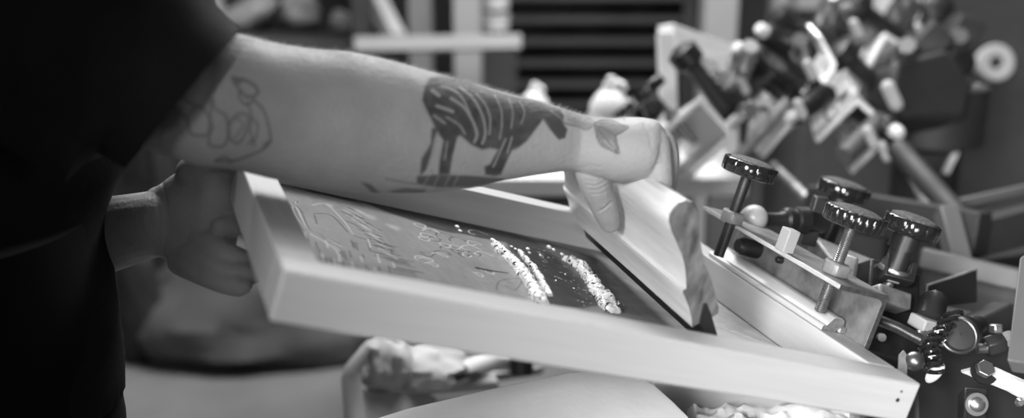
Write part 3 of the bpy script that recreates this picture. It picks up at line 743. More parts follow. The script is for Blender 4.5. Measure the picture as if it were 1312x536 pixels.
lump('folded_cloth', 'white folded cloth cone standing on the left end of the tray', 'cloth', A(494, 465, tz + .06), (.040, .05, .045), M['cloth_grey'], 1.1, .2)
lump('folded_cloth', 'pale crumpled cloth lying in the middle of the tray', 'cloth', A(548, 470, tz + .12), (.07, .06, .03), M['cloth_grey'], 3.1, .25)
b = B(); tube(b, [A(590, 478, tz + .1), A(630, 462, tz + .2), A(668, 468, tz + .25)], [.016, .018, .012], 16); tag(finish('tube_bottle', b, M['white']), 'white tube lying at the right end of the tray', 'tube')
b = B(); quadprism(b, [(576, 482, tz + .08), (612, 476, tz + .1), (618, 480, tz + .1), (580, 488, tz + .08)], tz, .02); tag(finish('scraper', b, M['black']), 'short black scraper lying in the tray', 'scraper')
b = B(); lathe(b, A(668, 480, tz + .2), -DOWN, [(0, .02), (.05, .02), (.055, .014)], 20); tag(finish('ink_jar', b, M['black']), 'small black jar at the right end of the tray', 'jar')
# bench that carries the tray
def table(name, label, x0, x1, y0, y1, h, m, th=.04, lm=None):
    t = thing(name, label, 'table', Vector(((x0 + x1) / 2, (y0 + y1) / 2, 0)))
    bm = B(); box(bm, ((x0 + x1) / 2, (y0 + y1) / 2, h - th / 2), (x1 - x0, y1 - y0, th)); finish('tabletop', bm, m, t, bevel=.004)
    for x in (x0 + .05, x1 - .05):
        for y in (y0 + .05, y1 - .05):
            bm = B(); box(bm, (x, y, (h - th) / 2), (.05, .05, h - th)); finish('leg', bm, lm or M['pale_post'], t, bevel=.003)
    return t

# ------------------------------------------------------------------ background room
FLOOR = B(); box(FLOOR, (0, 3.6, -.02), (9.0, 9.0, .04)); struct(finish('floor', FLOOR, M['floor'], smooth=False))
b = B(); box(b, (0, 6.05, 1.6), (9.0, .1, 3.2)); struct(finish('wall_back', b, M['wall'], smooth=False))
b = B(); box(b, (4.45, 3.6, 1.6), (.1, 9.0, 3.2)); struct(finish('wall_right', b, M['wall'], smooth=False))
# white counter behind the screen
def WX(px, z): return (px - 656) / FPX * z
table('work_counter', 'long white topped counter behind the screen and the bottles', -.30, .50, 2.15, 2.75, .80, M['white'])
def bottle(px, py_top, ybase, z, r, label):
    base = A(px, ybase, z); top = A(px, py_top, z); Hh = (top - base).length
    base = Vector((base.x, base.y, .80)); Hh = top.z - .80
    t = thing('squeeze_bottle', label, 'bottle', base)
    b = B(); lathe(b, base, V(0, 0, 1), [(0, r * .95), (.01, r), (Hh * .62, r), (Hh * .72, r * .93), (Hh * .82, r * .62), (Hh * .87, r * .36)], 32); finish('body', b, M['white'], t)
    b = B(); lathe(b, base + V(0, 0, Hh * .87), V(0, 0, 1), [(0, r * .38), (Hh * .05, r * .36), (Hh * .055, r * .26), (Hh * .12, r * .2), (Hh * .13, r * .05)], 24); finish('cap', b, M['white'], t)
    b = B(); tube(b, [base + V(r * .2, 0, Hh * .94), base + V(r * .55, -.01, Hh * .91), base + V(r * .6, -.01, Hh * .86)], r * .16, 12); finish('nozzle', b, M['white'], t)
bottle(779, 90, 250, 2.30, .046, 'white spray bottle with a small nozzle behind the right wrist')
bottle(684, 98, 250, 2.55, .034, 'smaller blurred white bottle left of the spray bottle')
b = B(); lathe(b, Vector((WX(700, 2.35), 2.3, .80)), V(0, 0, 1), [(0, .03), (.08, .03), (.085, .02)], 20); tag(finish('small_jar', b, M['mid']), 'small grey jar on the counter under the forearm', 'jar')
# pale standing screen frame (blurred)
sf = thing('standing_screen', 'empty pale screen frame standing upright on the counter beside the print heads', 'screen', A(890, 200, 2.3))
for p, q, w in (((853, 42, 2.2), (932, 68, 2.6), .035), ((853, 42, 2.2), (858, 215, 2.2), .035), ((932, 68, 2.6), (936, 215, 2.6), .035)):
    bm = B(); d = A(*q) - A(*p); L = d.length; x, y = basis(d, FWD)
    Mx = Matrix(((d.x / L, x.x, y.x, 0), (d.y / L, x.y, y.y, 0), (d.z / L, x.z, y.z, 0), (0, 0, 0, 1))); Mx.translation = (A(*p) + A(*q)) / 2
    box(bm, (0, 0, 0), (L, w, w), Mx); finish('rail', bm, M['white'], sf, bevel=.002)
# posts
def post(px, w, z, label, m='pale_post', h0=0, h1=3.1, group=None):
    x = WX(px, z); y = z * .96
    bm = B(); box(bm, (x, y, (h0 + h1) / 2), (w, w, h1 - h0)); return tag(finish('post', bm, M[m], bevel=.004), label, 'post')
post(907, .11, 3.7, 'broad pale post behind the upright standing frame')
post(985, .09, 4.2, 'pale post seen above the raised print heads')
post(602, .10, 4.0, 'bright pale post rising behind the middle of the forearm')
post(545, .09, 4.3, 'greyer post just left of the bright pale post', 'grey_board')
post(1300, .04, 3.2, 'thin black post near the right border beside the tape roll', 'black_matte')
post(152, .07, 5.4, 'short grey post far behind, between the torso and the left wrist', 'pale_post', 0, 1.2)
post(192, .06, 5.5, 'thin grey post far behind, just above the left wrist', 'pale_post', 0, 1.2)
beam('crossbar', 'pale horizontal bar crossing behind the forearm in front of the posts', A(455, 58, 3.6), A(668, 54, 3.6), .05, .05, M['pale_post'], 'bar')
beam('diagonal_brace', 'pale diagonal brace leaning at the top above the forearm', A(466, -30, 3.9), A(508, 52, 3.7), .06, .06, M['grey_board'], 'bar')
# drying rack with slats
dr = thing('drying_rack', 'dark drying rack of thin horizontal shelves behind the bottles', 'rack', Vector((WX(750, 4.2), 4.4, 0)))
xr0, xr1 = WX(628, 4.3), WX(880, 4.3)
for x in (xr0, xr1):
    b = B(); box(b, (x, 4.35, 1.2), (.05, .14, 2.4)); finish('side_panel', b, M['dark_wood'], dr, bevel=.003)
for k in range(26):
    b = B(); box(b, ((xr0 + xr1) / 2, 4.35, .12 + k * .088), (xr1 - xr0 - .05, .10, .02)); finish('shelf', b, M['slat'], dr)
b = B(); box(b, ((xr0 + xr1) / 2, 4.41, 1.2), (xr1 - xr0, .02, 2.4)); finish('back_panel', b, M['dark_wood'], dr)
for i, y in enumerate((2, 29)):
    c = A(635, y, 3.95)
    b = B(); lathe(b, c - V(0, 0, .025), V(0, 0, 1), [(0, .050), (.045, .052), (.048, .056), (.055, .056)], 28)
    tag(finish('paint_tub', b, M['white']), ('upper' if i == 0 else 'lower') + ' of two white tubs stacked behind the bright post', 'tub', 'white tubs')
b = B(); box(b, (A(635, 42, 3.95).x, A(635, 42, 3.95).y, A(635, 42, 3.95).z / 2 - .01), (.16, .16, A(635, 42, 3.95).z - .02)); tag(finish('tub_stand', b, M['dark_wood'], bevel=.003), 'dark narrow stand under the two white tubs', 'stand')
# dark shelving upper left with cloth bundles
sh = thing('storage_shelf', 'dark storage shelf with bundles behind the shoulder', 'shelf', Vector((WX(330, 3.5), 3.85, 0)))
x0_, x1_ = WX(222, 3.85), WX(455, 3.5)
for x in (x0_, x1_):
    b = B(); box(b, (x, 3.85, 1.1), (.04, .5, 2.2)); finish('side_panel', b, M['dark_wood'], sh)
for h in (.885, 2.0):
    b = B(); box(b, ((x0_ + x1_) / 2, 3.85, h), (x1_ - x0_, .5, .03)); finish('shelf', b, M['dark_wood'], sh)
b = B(); box(b, ((x0_ + x1_) / 2, 4.11, 1.1 + .42), (x1_ - x0_, .02, 1.36)); finish('back_panel', b, M['dark_wood'], sh)
lump('cloth_bundle', 'pale rolled cloth bundle just behind the shoulder at the top left', 'cloth', A(312, 22, 3.95), (.14, .08, .055), M['grey_board'], 5, .2, Matrix.Rotation(math.radians(-28), 3, 'Y'))
lump('cloth_bundle', 'smaller grey bundle at the top edge right of the pale rolled cloth', 'cloth', A(385, 14, 3.95), (.075, .075, .075), M['grey_board'], 6, .2)
lump('cloth_bundle', 'grey bundle at the top edge above the shoulder', 'cloth', A(262, 12, 3.95), (.075, .075, .075), M['grey_board'], 8, .2)
lump('cloth_bundle', 'round grey bundle on the shelf above the forearm', 'cloth', A(438, 28, 3.95), (.045, .045, .045), M['grey_board'], 9, .2)
# box, ring, window patches
b = B(); c = A(1165, 0, 3.6); box(b, c, (.24, .2, .14)); tag(finish('white_box', b, M['white'], bevel=.005), 'bright white box at the top edge above the print heads', 'box')
b = B(); c = A(1040, -8, 3.9); box(b, c, (.16, .2, .10)); tag(finish('pale_carton', b, M['pale_post'], bevel=.005), 'pale carton at the top edge left of the bright white box', 'box')
wsx = A(1165, 22, 3.6)
cab = B(); box(cab, (WX(1130, 3.75), 3.62, A(1165, 22, 3.6).z / 2 - .02), (.75, .5, A(1165, 22, 3.6).z - .045)); tag(finish('cabinet', cab, M['mid'], bevel=.005), 'grey cabinet behind the raised print heads, carrying the white box', 'cabinet')
rc = A(1270, 82, 2.9)
b = B(); d = (-FWD).normalized(); x_, y_ = basis(d)
rs = []
for k, (hh, r) in enumerate([(0, .018), (0, .049), (.03, .051), (.034, .047), (.034, .019), (.0, .018)]): rs.append(ring(rc + d * hh, x_, y_, r, r, 40))
rings(b, rs, close=False); tag(finish('tape_roll', b, M['grey_board'], bevel=0), 'grey ring shaped tape roll hanging at the upper right', 'tape')
b = B(); box(b, (WX(1290, 3.1), 2.98, 1.0), (.60, .10, 2.0)); tag(finish('dark_panel', b, M['dark_wood'], bevel=.005), 'dark grey upright panel behind the tape roll', 'panel')
b = B(); tube(b, [rc + V(0, -.02, 0), rc + V(0, .2, 0)], .008, 12); tag(finish('peg', b, M['black']), 'dark peg carrying the tape roll', 'peg')
# floor clutter at the lower left
lump('black_sack', 'large dark sack lying on the floor beneath the left hand', 'sack', on_height(345, 395, .10) , (.48, .30, .22), M['mid'], 12, .22)
lump('black_sack', 'thin dark bag standing upright on the floor beyond the left wrist', 'bag', on_height(178, 398, .16), (.07, .07, .22), M['black_matte'], 13, .15)
table('side_bench', 'grey bench far beyond the left hand', WX(235, 4.6), WX(470, 4.6), 4.2, 4.8, .74, M['grey_board'], lm=M['black_matte'])

# ------------------------------------------------------------------ the person
person = thing('person', 'person in a black shirt pulling a squeegee with a tattooed right arm', 'person', Vector((-.46, 1.08, 0)))
# right arm: top and bottom outline and depth
st = [(205, 75, 192, .865, .75), (230, 55, 206, .870, .85), (262, 42, 215, .88, .90), (300, 42, 219, .89, .90), (350, 54, 231, .905, .88), (400, 61.5, 240, .92, .86), (450, 66, 247, .935, .84), (500, 77, 249, .95, .84), (550, 91, 248, .965, .84),
      (600, 104.5, 243, .98, .84), (650, 119, 232, .99, .84), (700, 132, 223.5, 1.00, .80), (735, 143, 220, 1.01, .82), (760, 149, 228, 1.012, 1.0), (785, 151, 235, 1.014, 1.12), (810, 149.5, 234, 1.012, 1.2), (830, 151, 229, 1.01, 1.15), (843, 156, 218, 1.01, 1.0), (851, 166, 208, 1.01, .85), (855, 176, 198, 1.01, .6)]
def limb(bm, st, n=44):
    q = smooth_path(st, 6); rs = []
    C = [(A(s[0], s[1], s[3]) + A(s[0], s[2], s[3])) / 2 for s in q]
    for i, s in enumerate(q):
        top = A(s[0], s[1], s[3]); bot = A(s[0], s[2], s[3]); c = C[i]
        d = (C[min(i + 1, len(C) - 1)] - C[max(i - 1, 0)]).normalized()
        up = (top - bot); hh = up.length / 2; up.normalize()
        dp = d.cross(up).normalized()
        if dp.dot(FWD) < 0: dp = -dp
        rr = hh * .985
        rs.append(ring(c, up, dp, rr, rr * s[4], n))
    rings(bm, rs)
b = B(); limb(b, st)
# rounded knuckle end
# fingers over the far side of the grip, closing under it
def SQ(s, w, h): return MSQ @ Vector((w, s, h))
wt, ht = sq_prof(882, 257)
for s_ in (0, .05, .1, .15, .2, .25, .3, .36):
    q_ = SQ(s_, wt, ht); pass
for s_ in (0, .05, .1, .15, .2, .25, .3, .36):
    q_ = SQ(s_, *sq_prof(879, 340)); pass
fi = [  # start, over, down, tip
    ((824, 176, 1.000), (839, 184, .999), (844, 204, 1.001), (846, 228, 1.006), (846, 248, 1.016), (842, 262, 1.03)),
    ((834, 178, 1.008), (849, 184, 1.012), (855, 204, 1.018), (854, 230, 1.028), (848, 254, 1.04), (840, 266, 1.06)),
    ((828, 174, 1.035), (844, 180, 1.045), (850, 202, 1.055), (850, 230, 1.065), (842, 250, 1.08)),
    ((818, 174, 1.055), (836, 180, 1.070), (842, 200, 1.085), (840, 224, 1.10), (832, 240, 1.11))]
for f_, r in zip(fi, (.0122, .0110, .0105, .0090)):
    digit(b, [A(*p) for p in f_], [r * 1.2, r * 1.15, r * 1.05, r * 1.02, r, r * .85][:len(f_)])
# thumb on the near face of the grip
digit(b, [A(764, 204, 1.020), A(760, 220, 1.022), A(763, 237, 1.030), A(770, 255, 1.045), A(777, 273, 1.062), A(781, 286, 1.072)], [.024, .0185, .0160, .0142, .0130, .0105])
# upper arm, shoulder, torso, neck and head
digit(b, [A(246, 122, .885), A(150, 70, .915), A(60, -10, .95), A(5, -60, .99)], [.057, .062, .066, .075], 24)
hip = Vector((-.57, 1.06, .86)); chest = Vector((-.57, 1.10, 1.17)); neck = Vector((-.47, 1.12, 1.42))
digit(b, [Vector((-.57, 1.06, .84)), hip, Vector((-.57, 1.08, 1.0)), chest, Vector((-.53, 1.10, 1.30))], [.10, .11, .11, .12, .10], 28)
digit(b, [Vector((-.50, 1.10, 1.30)), neck, Vector((-.43, 1.12, 1.50))], [.075, .058, .056], 20)
hc = Vector((-.40, 1.12, 1.58)); RH = Matrix.Rotation(math.radians(35), 3, 'Y')
sphere(b, hc, .095, 32, 1.02, .80, 1.22, RH); sphere(b, hc + RH @ V(.03, 0, -.055), .062, 24, .95, .85, 1.0, RH)
sphere(b, hc + RH @ V(.103, 0, -.02), .016, 16, 1, .75, 1.5, RH)
for sy in (-1, 1):
    sphere(b, hc + RH @ V(-.005, sy * .078, -.01), .026, 16, .7, .35, 1.2, RH)
    sphere(b, hc + RH @ V(.083, sy * .030, .010), .014, 14)
sphere(b, hc + RH @ V(.085, 0, -.062), .020, 16, .7, 1.3, .45, RH)
# far shoulder and left arm
digit(b, [Vector((-.52, 1.18, 1.28)), Vector((-.56, 1.30, 1.22)), Vector((-.64, 1.33, 1.06)), A(-40, 330, 1.22), A(60, 315, 1.17), A(130, 302, 1.12), A(175, 292, 1.09), A(212, 284, 1.06)],
      [.07, .062, .052, .048, .046, .041, .036, .033], 22)
# left palm: faces the camera, fingers under the frame
ptsL = [(196, 240, 328, 1.065, .62), (210, 234, 332, 1.06, .55), (225, 222, 338, 1.05, .42), (240, 213, 345, 1.045, .36), (258, 208, 350, 1.04, .33), (275, 205, 350, 1.035, .32), (290, 208, 340, 1.04, .30), (300, 215, 325, 1.045, .28)]
limb(b, ptsL, 30)
digit(b, [A(262, 268, 1.06), A(292, 262, 1.065), A(306, 275, 1.045), A(296, 290, 1.025), A(284, 291, 1.018)], [.0125, .012, .0115, .0112, .010])
digit(b, [A(250, 300, 1.045), A(270, 312, 1.020), A(292, 326, 1.005), A(315, 336, 1.01), A(332, 340, 1.03)], [.015, .013, .0115, .011, .0095])
digit(b, [A(240, 322, 1.045), A(266, 334, 1.015), A(292, 347, 1.000), A(316, 352, 1.000), A(328, 348, 1.01)], [.016, .0135, .012, .0115, .010])
digit(b, [A(232, 336, 1.045), A(258, 350, 1.015), A(284, 361, .998), A(305, 366, .992), A(311, 366, .992)], [.014, .012, .0112, .011, .0095])
digit(b, [A(248, 222, 1.04), A(272, 206, 1.03), A(292, 206, 1.03), A(298, 214, 1.035)], [.018, .0145, .012, .0095])
tmp = bpy.data.meshes.new('tmp'); bmesh.ops.recalc_face_normals(b, faces=b.faces)
bmesh.ops.triangulate(b, faces=[f for f in b.faces if len(f.verts) > 4])
b.transform(ROOT[person.name].inverted()); b.to_mesh(tmp); b.free()
to = bpy.data.objects.new('tmp', tmp); COL.objects.link(to)
rm = to.modifiers.new('r', 'REMESH'); rm.mode = 'VOXEL'; rm.voxel_size = .0015; rm.use_smooth_shade = True
sm = to.modifiers.new('s', 'SMOOTH'); sm.factor = .5; sm.iterations = 11
dg = bpy.context.evaluated_depsgraph_get()
bmsh = bpy.data.meshes.new_from_object(to.evaluated_get(dg)); bmsh.name = 'body'
bpy.data.objects.remove(to)
body = bpy.data.objects.new('body', bmsh); COL.objects.link(body); body.parent = person
bmsh.materials.clear(); bmsh.materials.append(M['skin'])
for p in bmsh.polygons: p.use_smooth = True
body['label'] = 'bare arms with zebra, leaf and flower line tattoos'
nv = len(bmsh.vertices); cv = np.empty(nv * 3, np.float32); bmsh.vertices.foreach_get('co', cv); cv = cv.reshape(-1, 3) + np.array(person.matrix_world.translation)
nn = np.empty(nv * 3, np.float32); bmsh.vertices.foreach_get('normal', nn); nn = nn.reshape(-1, 3)
dC = cv - np.array(CAM); zc = dC @ np.array(FWD); PX = 656 + FPX * (dC @ np.array(RIGHT)) / zc; PY = 268 + FPX * (dC @ np.array(DOWN)) / zc
facing = (nn * dC).sum(1) < 0
tat = np.ones(nv)
sel = facing & (zc < 1.19) & (PX > 150) & (PX < 860) & (PY < 262)
def tput(mask, val): 
    global tat
    m = np.clip(mask, 0, 1) * sel
    tat = tat * (1 - m) + val * m
def tsoft(poly, e=1.5):
    r = np.zeros(nv); lo = np.array(poly).min(0) - 8; hi = np.array(poly).max(0) + 8
    k = np.where(sel & (PX > lo[0]) & (PX < hi[0]) & (PY > lo[1]) & (PY < hi[1]))[0]
    X, Y = PX[k], PY[k]; ins = inside(X, Y, poly); d = seg_dist(X, Y, poly + [poly[0]])
    r[k] = np.clip(.5 + np.where(ins, d, -d) / (2 * e), 0, 1); return r
def tline(pts, w, e=1.0, k=6):
    q = [tuple(x) for x in smooth_path(pts, k)]; r = np.zeros(nv); lo = np.array(q).min(0) - 10; hi = np.array(q).max(0) + 10
    s_ = np.where(sel & (PX > lo[0]) & (PX < hi[0]) & (PY > lo[1]) & (PY < hi[1]))[0]
    r[s_] = np.clip(.5 + (w - seg_dist(PX[s_], PY[s_], q)) / (2 * e), 0, 1); return r
def crease(pts, w, depth):
    global cv
    q = [tuple(x) for x in smooth_path(pts, 5)]; lo = np.array(q).min(0) - 8; hi = np.array(q).max(0) + 8
    k = np.where(facing & (zc < 1.2) & (PX > lo[0]) & (PX < hi[0]) & (PY > lo[1]) & (PY < hi[1]))[0]
    f = np.exp(-(seg_dist(PX[k], PY[k], q) / w) ** 2) * depth
    cv[k] -= nn[k] * f[:, None]
for ln, w_, d_ in (([(766, 272), (774, 268), (783, 260)], 1.3, .0011), ([(753, 243), (764, 244), (778, 238)], 1.2, .0008), ([(752, 237), (764, 238), (777, 232)], 1.2, .0008), ([(749, 231), (762, 233), (774, 228)], 1.2, .0006),
                ([(757, 249), (768, 249), (780, 243)], 1.2, .0006), ([(738, 221), (752, 225), (772, 230), (790, 235)], 1.4, .0008), ([(838, 214), (846, 210), (856, 212)], 1.3, .0008), ([(836, 219), (846, 216), (858, 219)], 1.2, .0006),
                ([(834, 228), (838, 218), (844, 200), (846, 186)], 1.8, .0005), ([(826, 160), (832, 172), (834, 186)], 2.5, .0006), ([(745, 216), (756, 212), (768, 214)], 1.5, .0005),
                ([(207, 232), (213, 262), (212, 300), (208, 330)], 2.0, .0016), ([(200, 250), (204, 280), (202, 310)], 1.8, .0010), ([(176, 276), (188, 266), (194, 252)], 1.6, .0010), ([(262, 312), (270, 322), (276, 318)], 1.4, .0010)):
    crease(ln, w_, d_ if ln[0][0] > 300 else d_ * .5)
bmsh.vertices.foreach_set('co', (cv - np.array(person.matrix_world.translation)).astype(np.float32).ravel()); bmsh.update()
INK = .16
# zebra body
zb_poly = [(544, 112), (550, 100), (565, 97), (590, 101), (618, 111), (650, 121), (682, 128), (704, 134), (718, 140), (723, 148), (721, 158), (727, 166), (724, 176), (716, 178), (706, 168), (696, 153), (688, 164), (676, 180), (664, 190), (656, 193), (648, 210), (642, 224), (634, 226), (622, 224), (620, 214), (628, 210), (638, 192), (628, 190), (618, 192), (604, 186), (590, 174), (586, 176), (580, 200), (576, 224), (562, 224), (563, 206), (568, 180), (560, 170), (554, 156), (546, 140), (541, 128)]
mott = .8 + .7 * vnoise(PX, PY, .12, 21)
tput(tsoft(zb_poly, 1.8), INK * mott)
for ln, w in (([(578, 126), (595, 138), (606, 156), (611, 172), (608, 182)], 1.8), ([(590, 112), (606, 126), (618, 148), (622, 170), (618, 184)], 1.6), ([(610, 120), (622, 134), (628, 152), (627, 172)], 1.1),
              ([(566, 110), (582, 116), (594, 128), (602, 146)], 1.2), ([(560, 136), (572, 140), (580, 143)], 2.2), ([(554, 116), (562, 122)], 2.6), ([(556, 148), (570, 158)], 1.4), ([(572, 150), (588, 160), (596, 172)], 1.0),
              ([(634, 122), (642, 140), (643, 160), (640, 178)], .8), ([(652, 126), (657, 144), (655, 164)], .7), ([(666, 130), (672, 144), (668, 158)], .6)):
    tput(tline(ln, w), .78)
tput(tsoft([(562, 164), (556, 180), (552, 200), (546, 218), (538, 226), (540, 204), (552, 184), (553, 164)]), INK * 1.5)
for ln in ([(561, 170), (556, 190), (550, 210)], [(573, 182), (570, 204)], [(648, 178), (640, 196), (632, 214)], [(656, 176), (650, 196)], [(552, 218), (556, 226)]): tput(tline(ln, 1.0), .75)
# ground strip under the zebra
tput(tsoft([(534, 226), (560, 224), (600, 225), (646, 229), (640, 236), (600, 240), (560, 240), (534, 236)]), .27)
for x in (545, 558, 572, 583): tput(tline([(x + 4, 226), (x - 2, 238)], 1.0), .6)
tput(tsoft([(498, 245), (520, 241), (546, 243), (540, 251), (512, 250)]), .4); tput(tsoft([(462, 233), (474, 236), (488, 248), (478, 249)]), .35)
tput(tline([(494, 229), (520, 234), (536, 236)], 1.1), .6)
# branch and leaf on the hand
for ln, w in (([(706, 142), (716, 150), (724, 158), (740, 162), (752, 166), (762, 158)], 1.1), ([(718, 140), (738, 146), (760, 158)], .9), ([(700, 136), (722, 140), (748, 148), (764, 158)], .8)): tput(tline(ln, w), .45)
tput(tsoft([(722, 141), (745, 146), (764, 157), (752, 166), (738, 161), (728, 156)]), .72)
leaf = [(762, 158), (772, 154), (786, 155), (796, 160), (805, 163), (796, 170), (789, 174), (791, 186), (793, 197), (782, 192), (771, 187), (765, 176)]
tput(tsoft(leaf), .50)
tput(tline(leaf + [leaf[0]], .9, k=3), .26)
for ln in ([(764, 160), (776, 166), (789, 174)], [(766, 164), (776, 178), (790, 194)], [(768, 158), (786, 160), (800, 163)]): tput(tline(ln, .7), .3)
for ln in ([(774, 180), (786, 192)], [(782, 180), (788, 190)]): tput(tline(ln, .8), .85)
tput(tsoft([(700, 150), (708, 146), (718, 152), (725, 166), (724, 177), (716, 179), (708, 168)]), INK * 1.1)
# line drawing near the elbow (petals and a pointed arrow shape)
def out(pts, w=1.5, v=.42): tput(tline(pts, w, 1.3), v)
out([(297, 99), (315, 103), (329, 113), (328, 122), (316, 124), (308, 116), (302, 108), (297, 99)], 1.8, .42)
tput(tsoft([(297, 99), (314, 103), (304, 110)]), .5)
out([(306, 118), (308, 128), (316, 134), (326, 128)]); out([(325, 128), (338, 142), (345, 165), (347, 181)], 1.4); out([(318, 132), (322, 150), (321, 170), (326, 186)], 1.2)
out([(347, 181), (336, 192), (318, 200), (300, 206), (276, 206)], 1.4); tput(tsoft([(347, 178), (338, 184), (336, 193), (345, 186)]), .45)
out([(277, 206), (288, 201), (296, 208)], 1.4); out([(240, 150), (244, 170), (256, 174), (268, 172), (272, 160), (262, 142), (252, 136), (240, 150)], 1.6, .48)
out([(268, 186), (268, 165), (272, 128), (276, 140), (290, 150), (292, 176), (284, 188), (268, 186)], 1.6, .48)
out([(294, 158), (306, 146), (318, 150), (314, 172), (304, 184), (294, 176), (294, 158)], 1.6, .5); out([(300, 150), (312, 160), (300, 178)], 1.0)
out([(232, 118), (240, 130), (252, 136)], 2.2, .6); out([(214, 130), (226, 142), (240, 152)], 3.0, .55); out([(322, 150), (330, 160), (328, 176), (318, 184)], 1.2)
tput(tsoft([(196, 140), (220, 128), (236, 142), (228, 160), (206, 172)], 5), .35)
tput(tline([(402, 68), (408, 76)], 1.4, 2), .7)
at = bmsh.attributes.new('ink', 'FLOAT', 'POINT'); at.data.foreach_set('value', tat.astype(np.float32))
# fingernail on the left hand and short hairs along the forearm
b = B(); rgn = random.Random(5)
top_idx = np.where((PX > 250) & (PX < 800) & (zc < 1.16) & (np.abs((nn * dC).sum(1) / np.linalg.norm(dC, axis=1)) < .45) & (nn @ np.array(DOWN) < -.8))[0]
hn = np.random.default_rng(1).choice(top_idx, min(2600, len(top_idx)), replace=False)
for i in hn:
    p = Vector(cv[i].tolist()); n_ = Vector(nn[i].tolist()); d = (n_ * .7 + RIGHT * rgn.uniform(.5, 1.1) + Vector((rgn.uniform(-.3, .3), rgn.uniform(-.3, .3), rgn.uniform(-.2, .3)))).normalized()
    l = rgn.uniform(.003, .0065); s = d.cross(n_).normalized() * .00020
    a = [b.verts.new(p - n_ * .0005 - s), b.verts.new(p - n_ * .0005 + s), b.verts.new(p - n_ * .0005 + n_ * .0002)]; e = b.verts.new(p + d * l)
    for x, y in ((0, 1), (1, 2), (2, 0)): b.faces.new((a[x], a[y], e))
ho = finish('arm_hair', b, M['armhair'], person, smooth=False); ho['kind'] = 'stuff'; ho['label'] = 'fine pale hairs along the top of the forearm'
# head hair
b = B(); t_ = bmesh.ops.create_uvsphere(b, u_segments=32, v_segments=20, radius=1)
bmesh.ops.delete(b, geom=[v for v in b.verts if v.co.z < -.25 or (v.co.x > .55 and v.co.z < .55)], context='VERTS')
for v in b.verts: v.co = hc + RH @ Vector((v.co.x * .103 - .004, v.co.y * .082, v.co.z * .122 + .002))
ob = finish('hair', b, M['hair'], person); s_ = ob.modifiers.new('s', 'SOLIDIFY'); s_.thickness = .006

# clothing: sleeve and torso in one garment
def ell(c, x, y, rx, ry, n=40): return ring(c, x, y, rx, ry, n)
b = B()
# sleeve: rings from the hem back to the shoulder
hemT = A(306, 36, .885); hemB = A(160, 216, .870)
hx = (hemT - hemB); hr = hx.length / 2; hx.normalize(); hcn = (hemT + hemB) / 2
sdir = (A(60, -10, .95) - A(235, 128, .905)).normalized(); hy = hcn - CAM; hy = (hy - hx * hy.dot(hx)).normalized()
def sl_ring(c, r, ry, up): 
    return ell(c, up, hy, r, ry)
secs = [(hcn, hr, .078, hx), (hcn + sdir * .03, hr * 1.06, .084, hx), (A(172, 88, .90), .112, .092, (hx + V(-.1, 0, .1)).normalized()), (A(110, 50, .93), .118, .09, hx), (A(40, 10, .96), .12, .10, hx), (A(-30, -30, 1.0), .11, .12, hx)]
R1 = [sl_ring(c, r, ry, u) for c, r, ry, u in secs]
Rr = [[b.verts.new(p) for p in r] for r in R1]
for a_, c_ in zip(Rr, Rr[1:]):
    for i in range(40): b.faces.new((a_[i], a_[(i + 1) % 40], c_[(i + 1) % 40], c_[i]))
b.faces.new(Rr[-1])
# inner lining of the hem
inn = [b.verts.new(hcn + (p.co - hcn) * .965 + sdir * .004) for p in Rr[0]]; inn2 = [b.verts.new(hcn + (p.co - hcn) * .93 + sdir * .05) for p in Rr[0]]
for a_, c_ in ((Rr[0], inn), (inn, inn2)):
    for i in range(40): b.faces.new((a_[i], c_[i], c_[(i + 1) % 40], a_[(i + 1) % 40]))
me_sl = finish('shirt_sleeve', b, M['shirt'], person)
b = B()
tsec = [(A(-60, 560, 1.06), .178, .15), (A(-60, 480, 1.05), .163, .15), (A(-60, 380, 1.05), .153, .15), (A(-60, 300, 1.05), .146, .155), (A(-60, 262, 1.05), .147, .155), (A(-60, 230, 1.055), .163, .155), (A(-60, 200, 1.06), .180, .160), (A(-60, 100, 1.08), .175, .17), (A(-50, 20, 1.1), .16, .2), (A(-40, -50, 1.12), .13, .18), (A(-20, -100, 1.12), .08, .09)]
fw = Vector((0, 1, 0))
rings(b, [ell(c, RIGHT, fw, rx, ry, 48) for c, rx, ry in tsec])
finish('shirt', b, M['shirt'], person, sub=1)
b = B(); hcx = A(-60, 560, 1.06)
digit(b, [hcx + V(-.01, -.07, .06), hcx + V(0, -.08, -.3), V(hcx.x + .02, hcx.y - .09, .10), V(hcx.x + .02, hcx.y - .09, .06)], [.115, .085, .065, .065], 24)
digit(b, [hcx + V(-.01, .07, .06), hcx + V(0, .08, -.3), V(hcx.x - .06, hcx.y + .10, .10), V(hcx.x - .06, hcx.y + .10, .06)], [.115, .085, .065, .065], 24)
rings(b, [ell(hcx + V(0, 0, z), RIGHT, fw, rx, ry, 32) for z, rx, ry in ((-.12, .12, .14), (-.05, .162, .165), (.0, .164, .166), (.22, .150, .150))])
finish('trousers', b, M['trouser'], person)
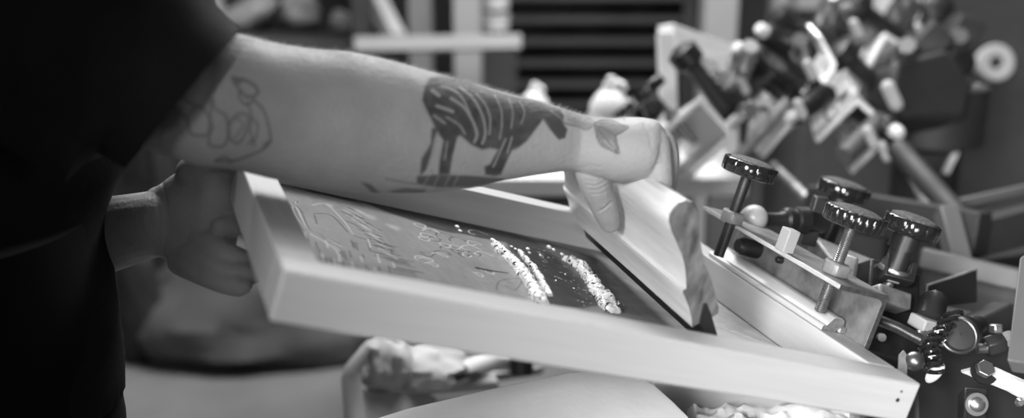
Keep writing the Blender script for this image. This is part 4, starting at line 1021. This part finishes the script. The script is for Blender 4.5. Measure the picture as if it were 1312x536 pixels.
for dx, dy in ((.05, -.09), (-.03, .10)):
    b = B(); sphere(b, V(hcx.x + dx, hcx.y + dy, .045), .05, 20, 2.7, 1, .9); finish('shoe', b, M['black'], person)

# ------------------------------------------------------------------ camera and light
cam = bpy.data.cameras.new('camera'); co_ = bpy.data.objects.new('camera', cam); COL.objects.link(co_)
cam.sensor_width = 36; cam.lens = FPX / 1312 * 36; cam.clip_start = .02
co_.matrix_world = Matrix.Translation(CAM) @ Matrix((RIGHT, -DOWN, -FWD)).transposed().to_4x4()
cam.dof.use_dof = True; cam.dof.focus_distance = 1.11; cam.dof.aperture_fstop = 2.0
SC.camera = co_
w = bpy.data.worlds.new('world'); SC.world = w; w.use_nodes = True
w.node_tree.nodes['Background'].inputs[0].default_value = (.8, .8, .8, 1); w.node_tree.nodes['Background'].inputs[1].default_value = .16
def area(name, loc, to, size, power):
    l = bpy.data.lights.new(name, 'AREA'); l.energy = power; l.shape = 'RECTANGLE'; l.size, l.size_y = size
    o = bpy.data.objects.new(name, l); COL.objects.link(o); o.location = loc
    o.rotation_euler = (Vector(to) - Vector(loc)).to_track_quat('-Z', 'Y').to_euler()
def soft_lamp(name, loc, to, size, power, spread):
    area(name, loc, to, size, power); bpy.data.lights[name].spread = math.radians(spread)
soft_lamp('left_key_light', (-.60, -.85, 1.80), (.75, 1.10, .93), (.45, .6), 6.6, 40)  # unseen key from the left, beam narrowed to keep the left side dark
soft_lamp('low_fill_light', (.50, -.9, 1.05), (.78, 1.0, .82), (.8, .5), 1.9, 46)  # unseen low fill added to brighten the platen
area('ceiling_light', (-.2, 2.7, 2.7), (.0, 1.0, 1.1), (1.8, .4), 62)
area('counter_fill_light', (.5, 2.2, 2.5), (.5, 2.5, .80), (1.2, .8), 26)  # added lamp out of view, lifts the counter and bottles
area('rear_fill_light', (.3, 2.9, 3.0), (.3, 4.4, 1.2), (2.2, .8), 70)  # added lamp, no window behind it, brightens the back of the room
SC.view_settings.view_transform = 'Standard'; SC.view_settings.look = 'None'; SC.view_settings.gamma = 1; SC.view_settings.use_curve_mapping = False
SC.view_settings.exposure = 0.0
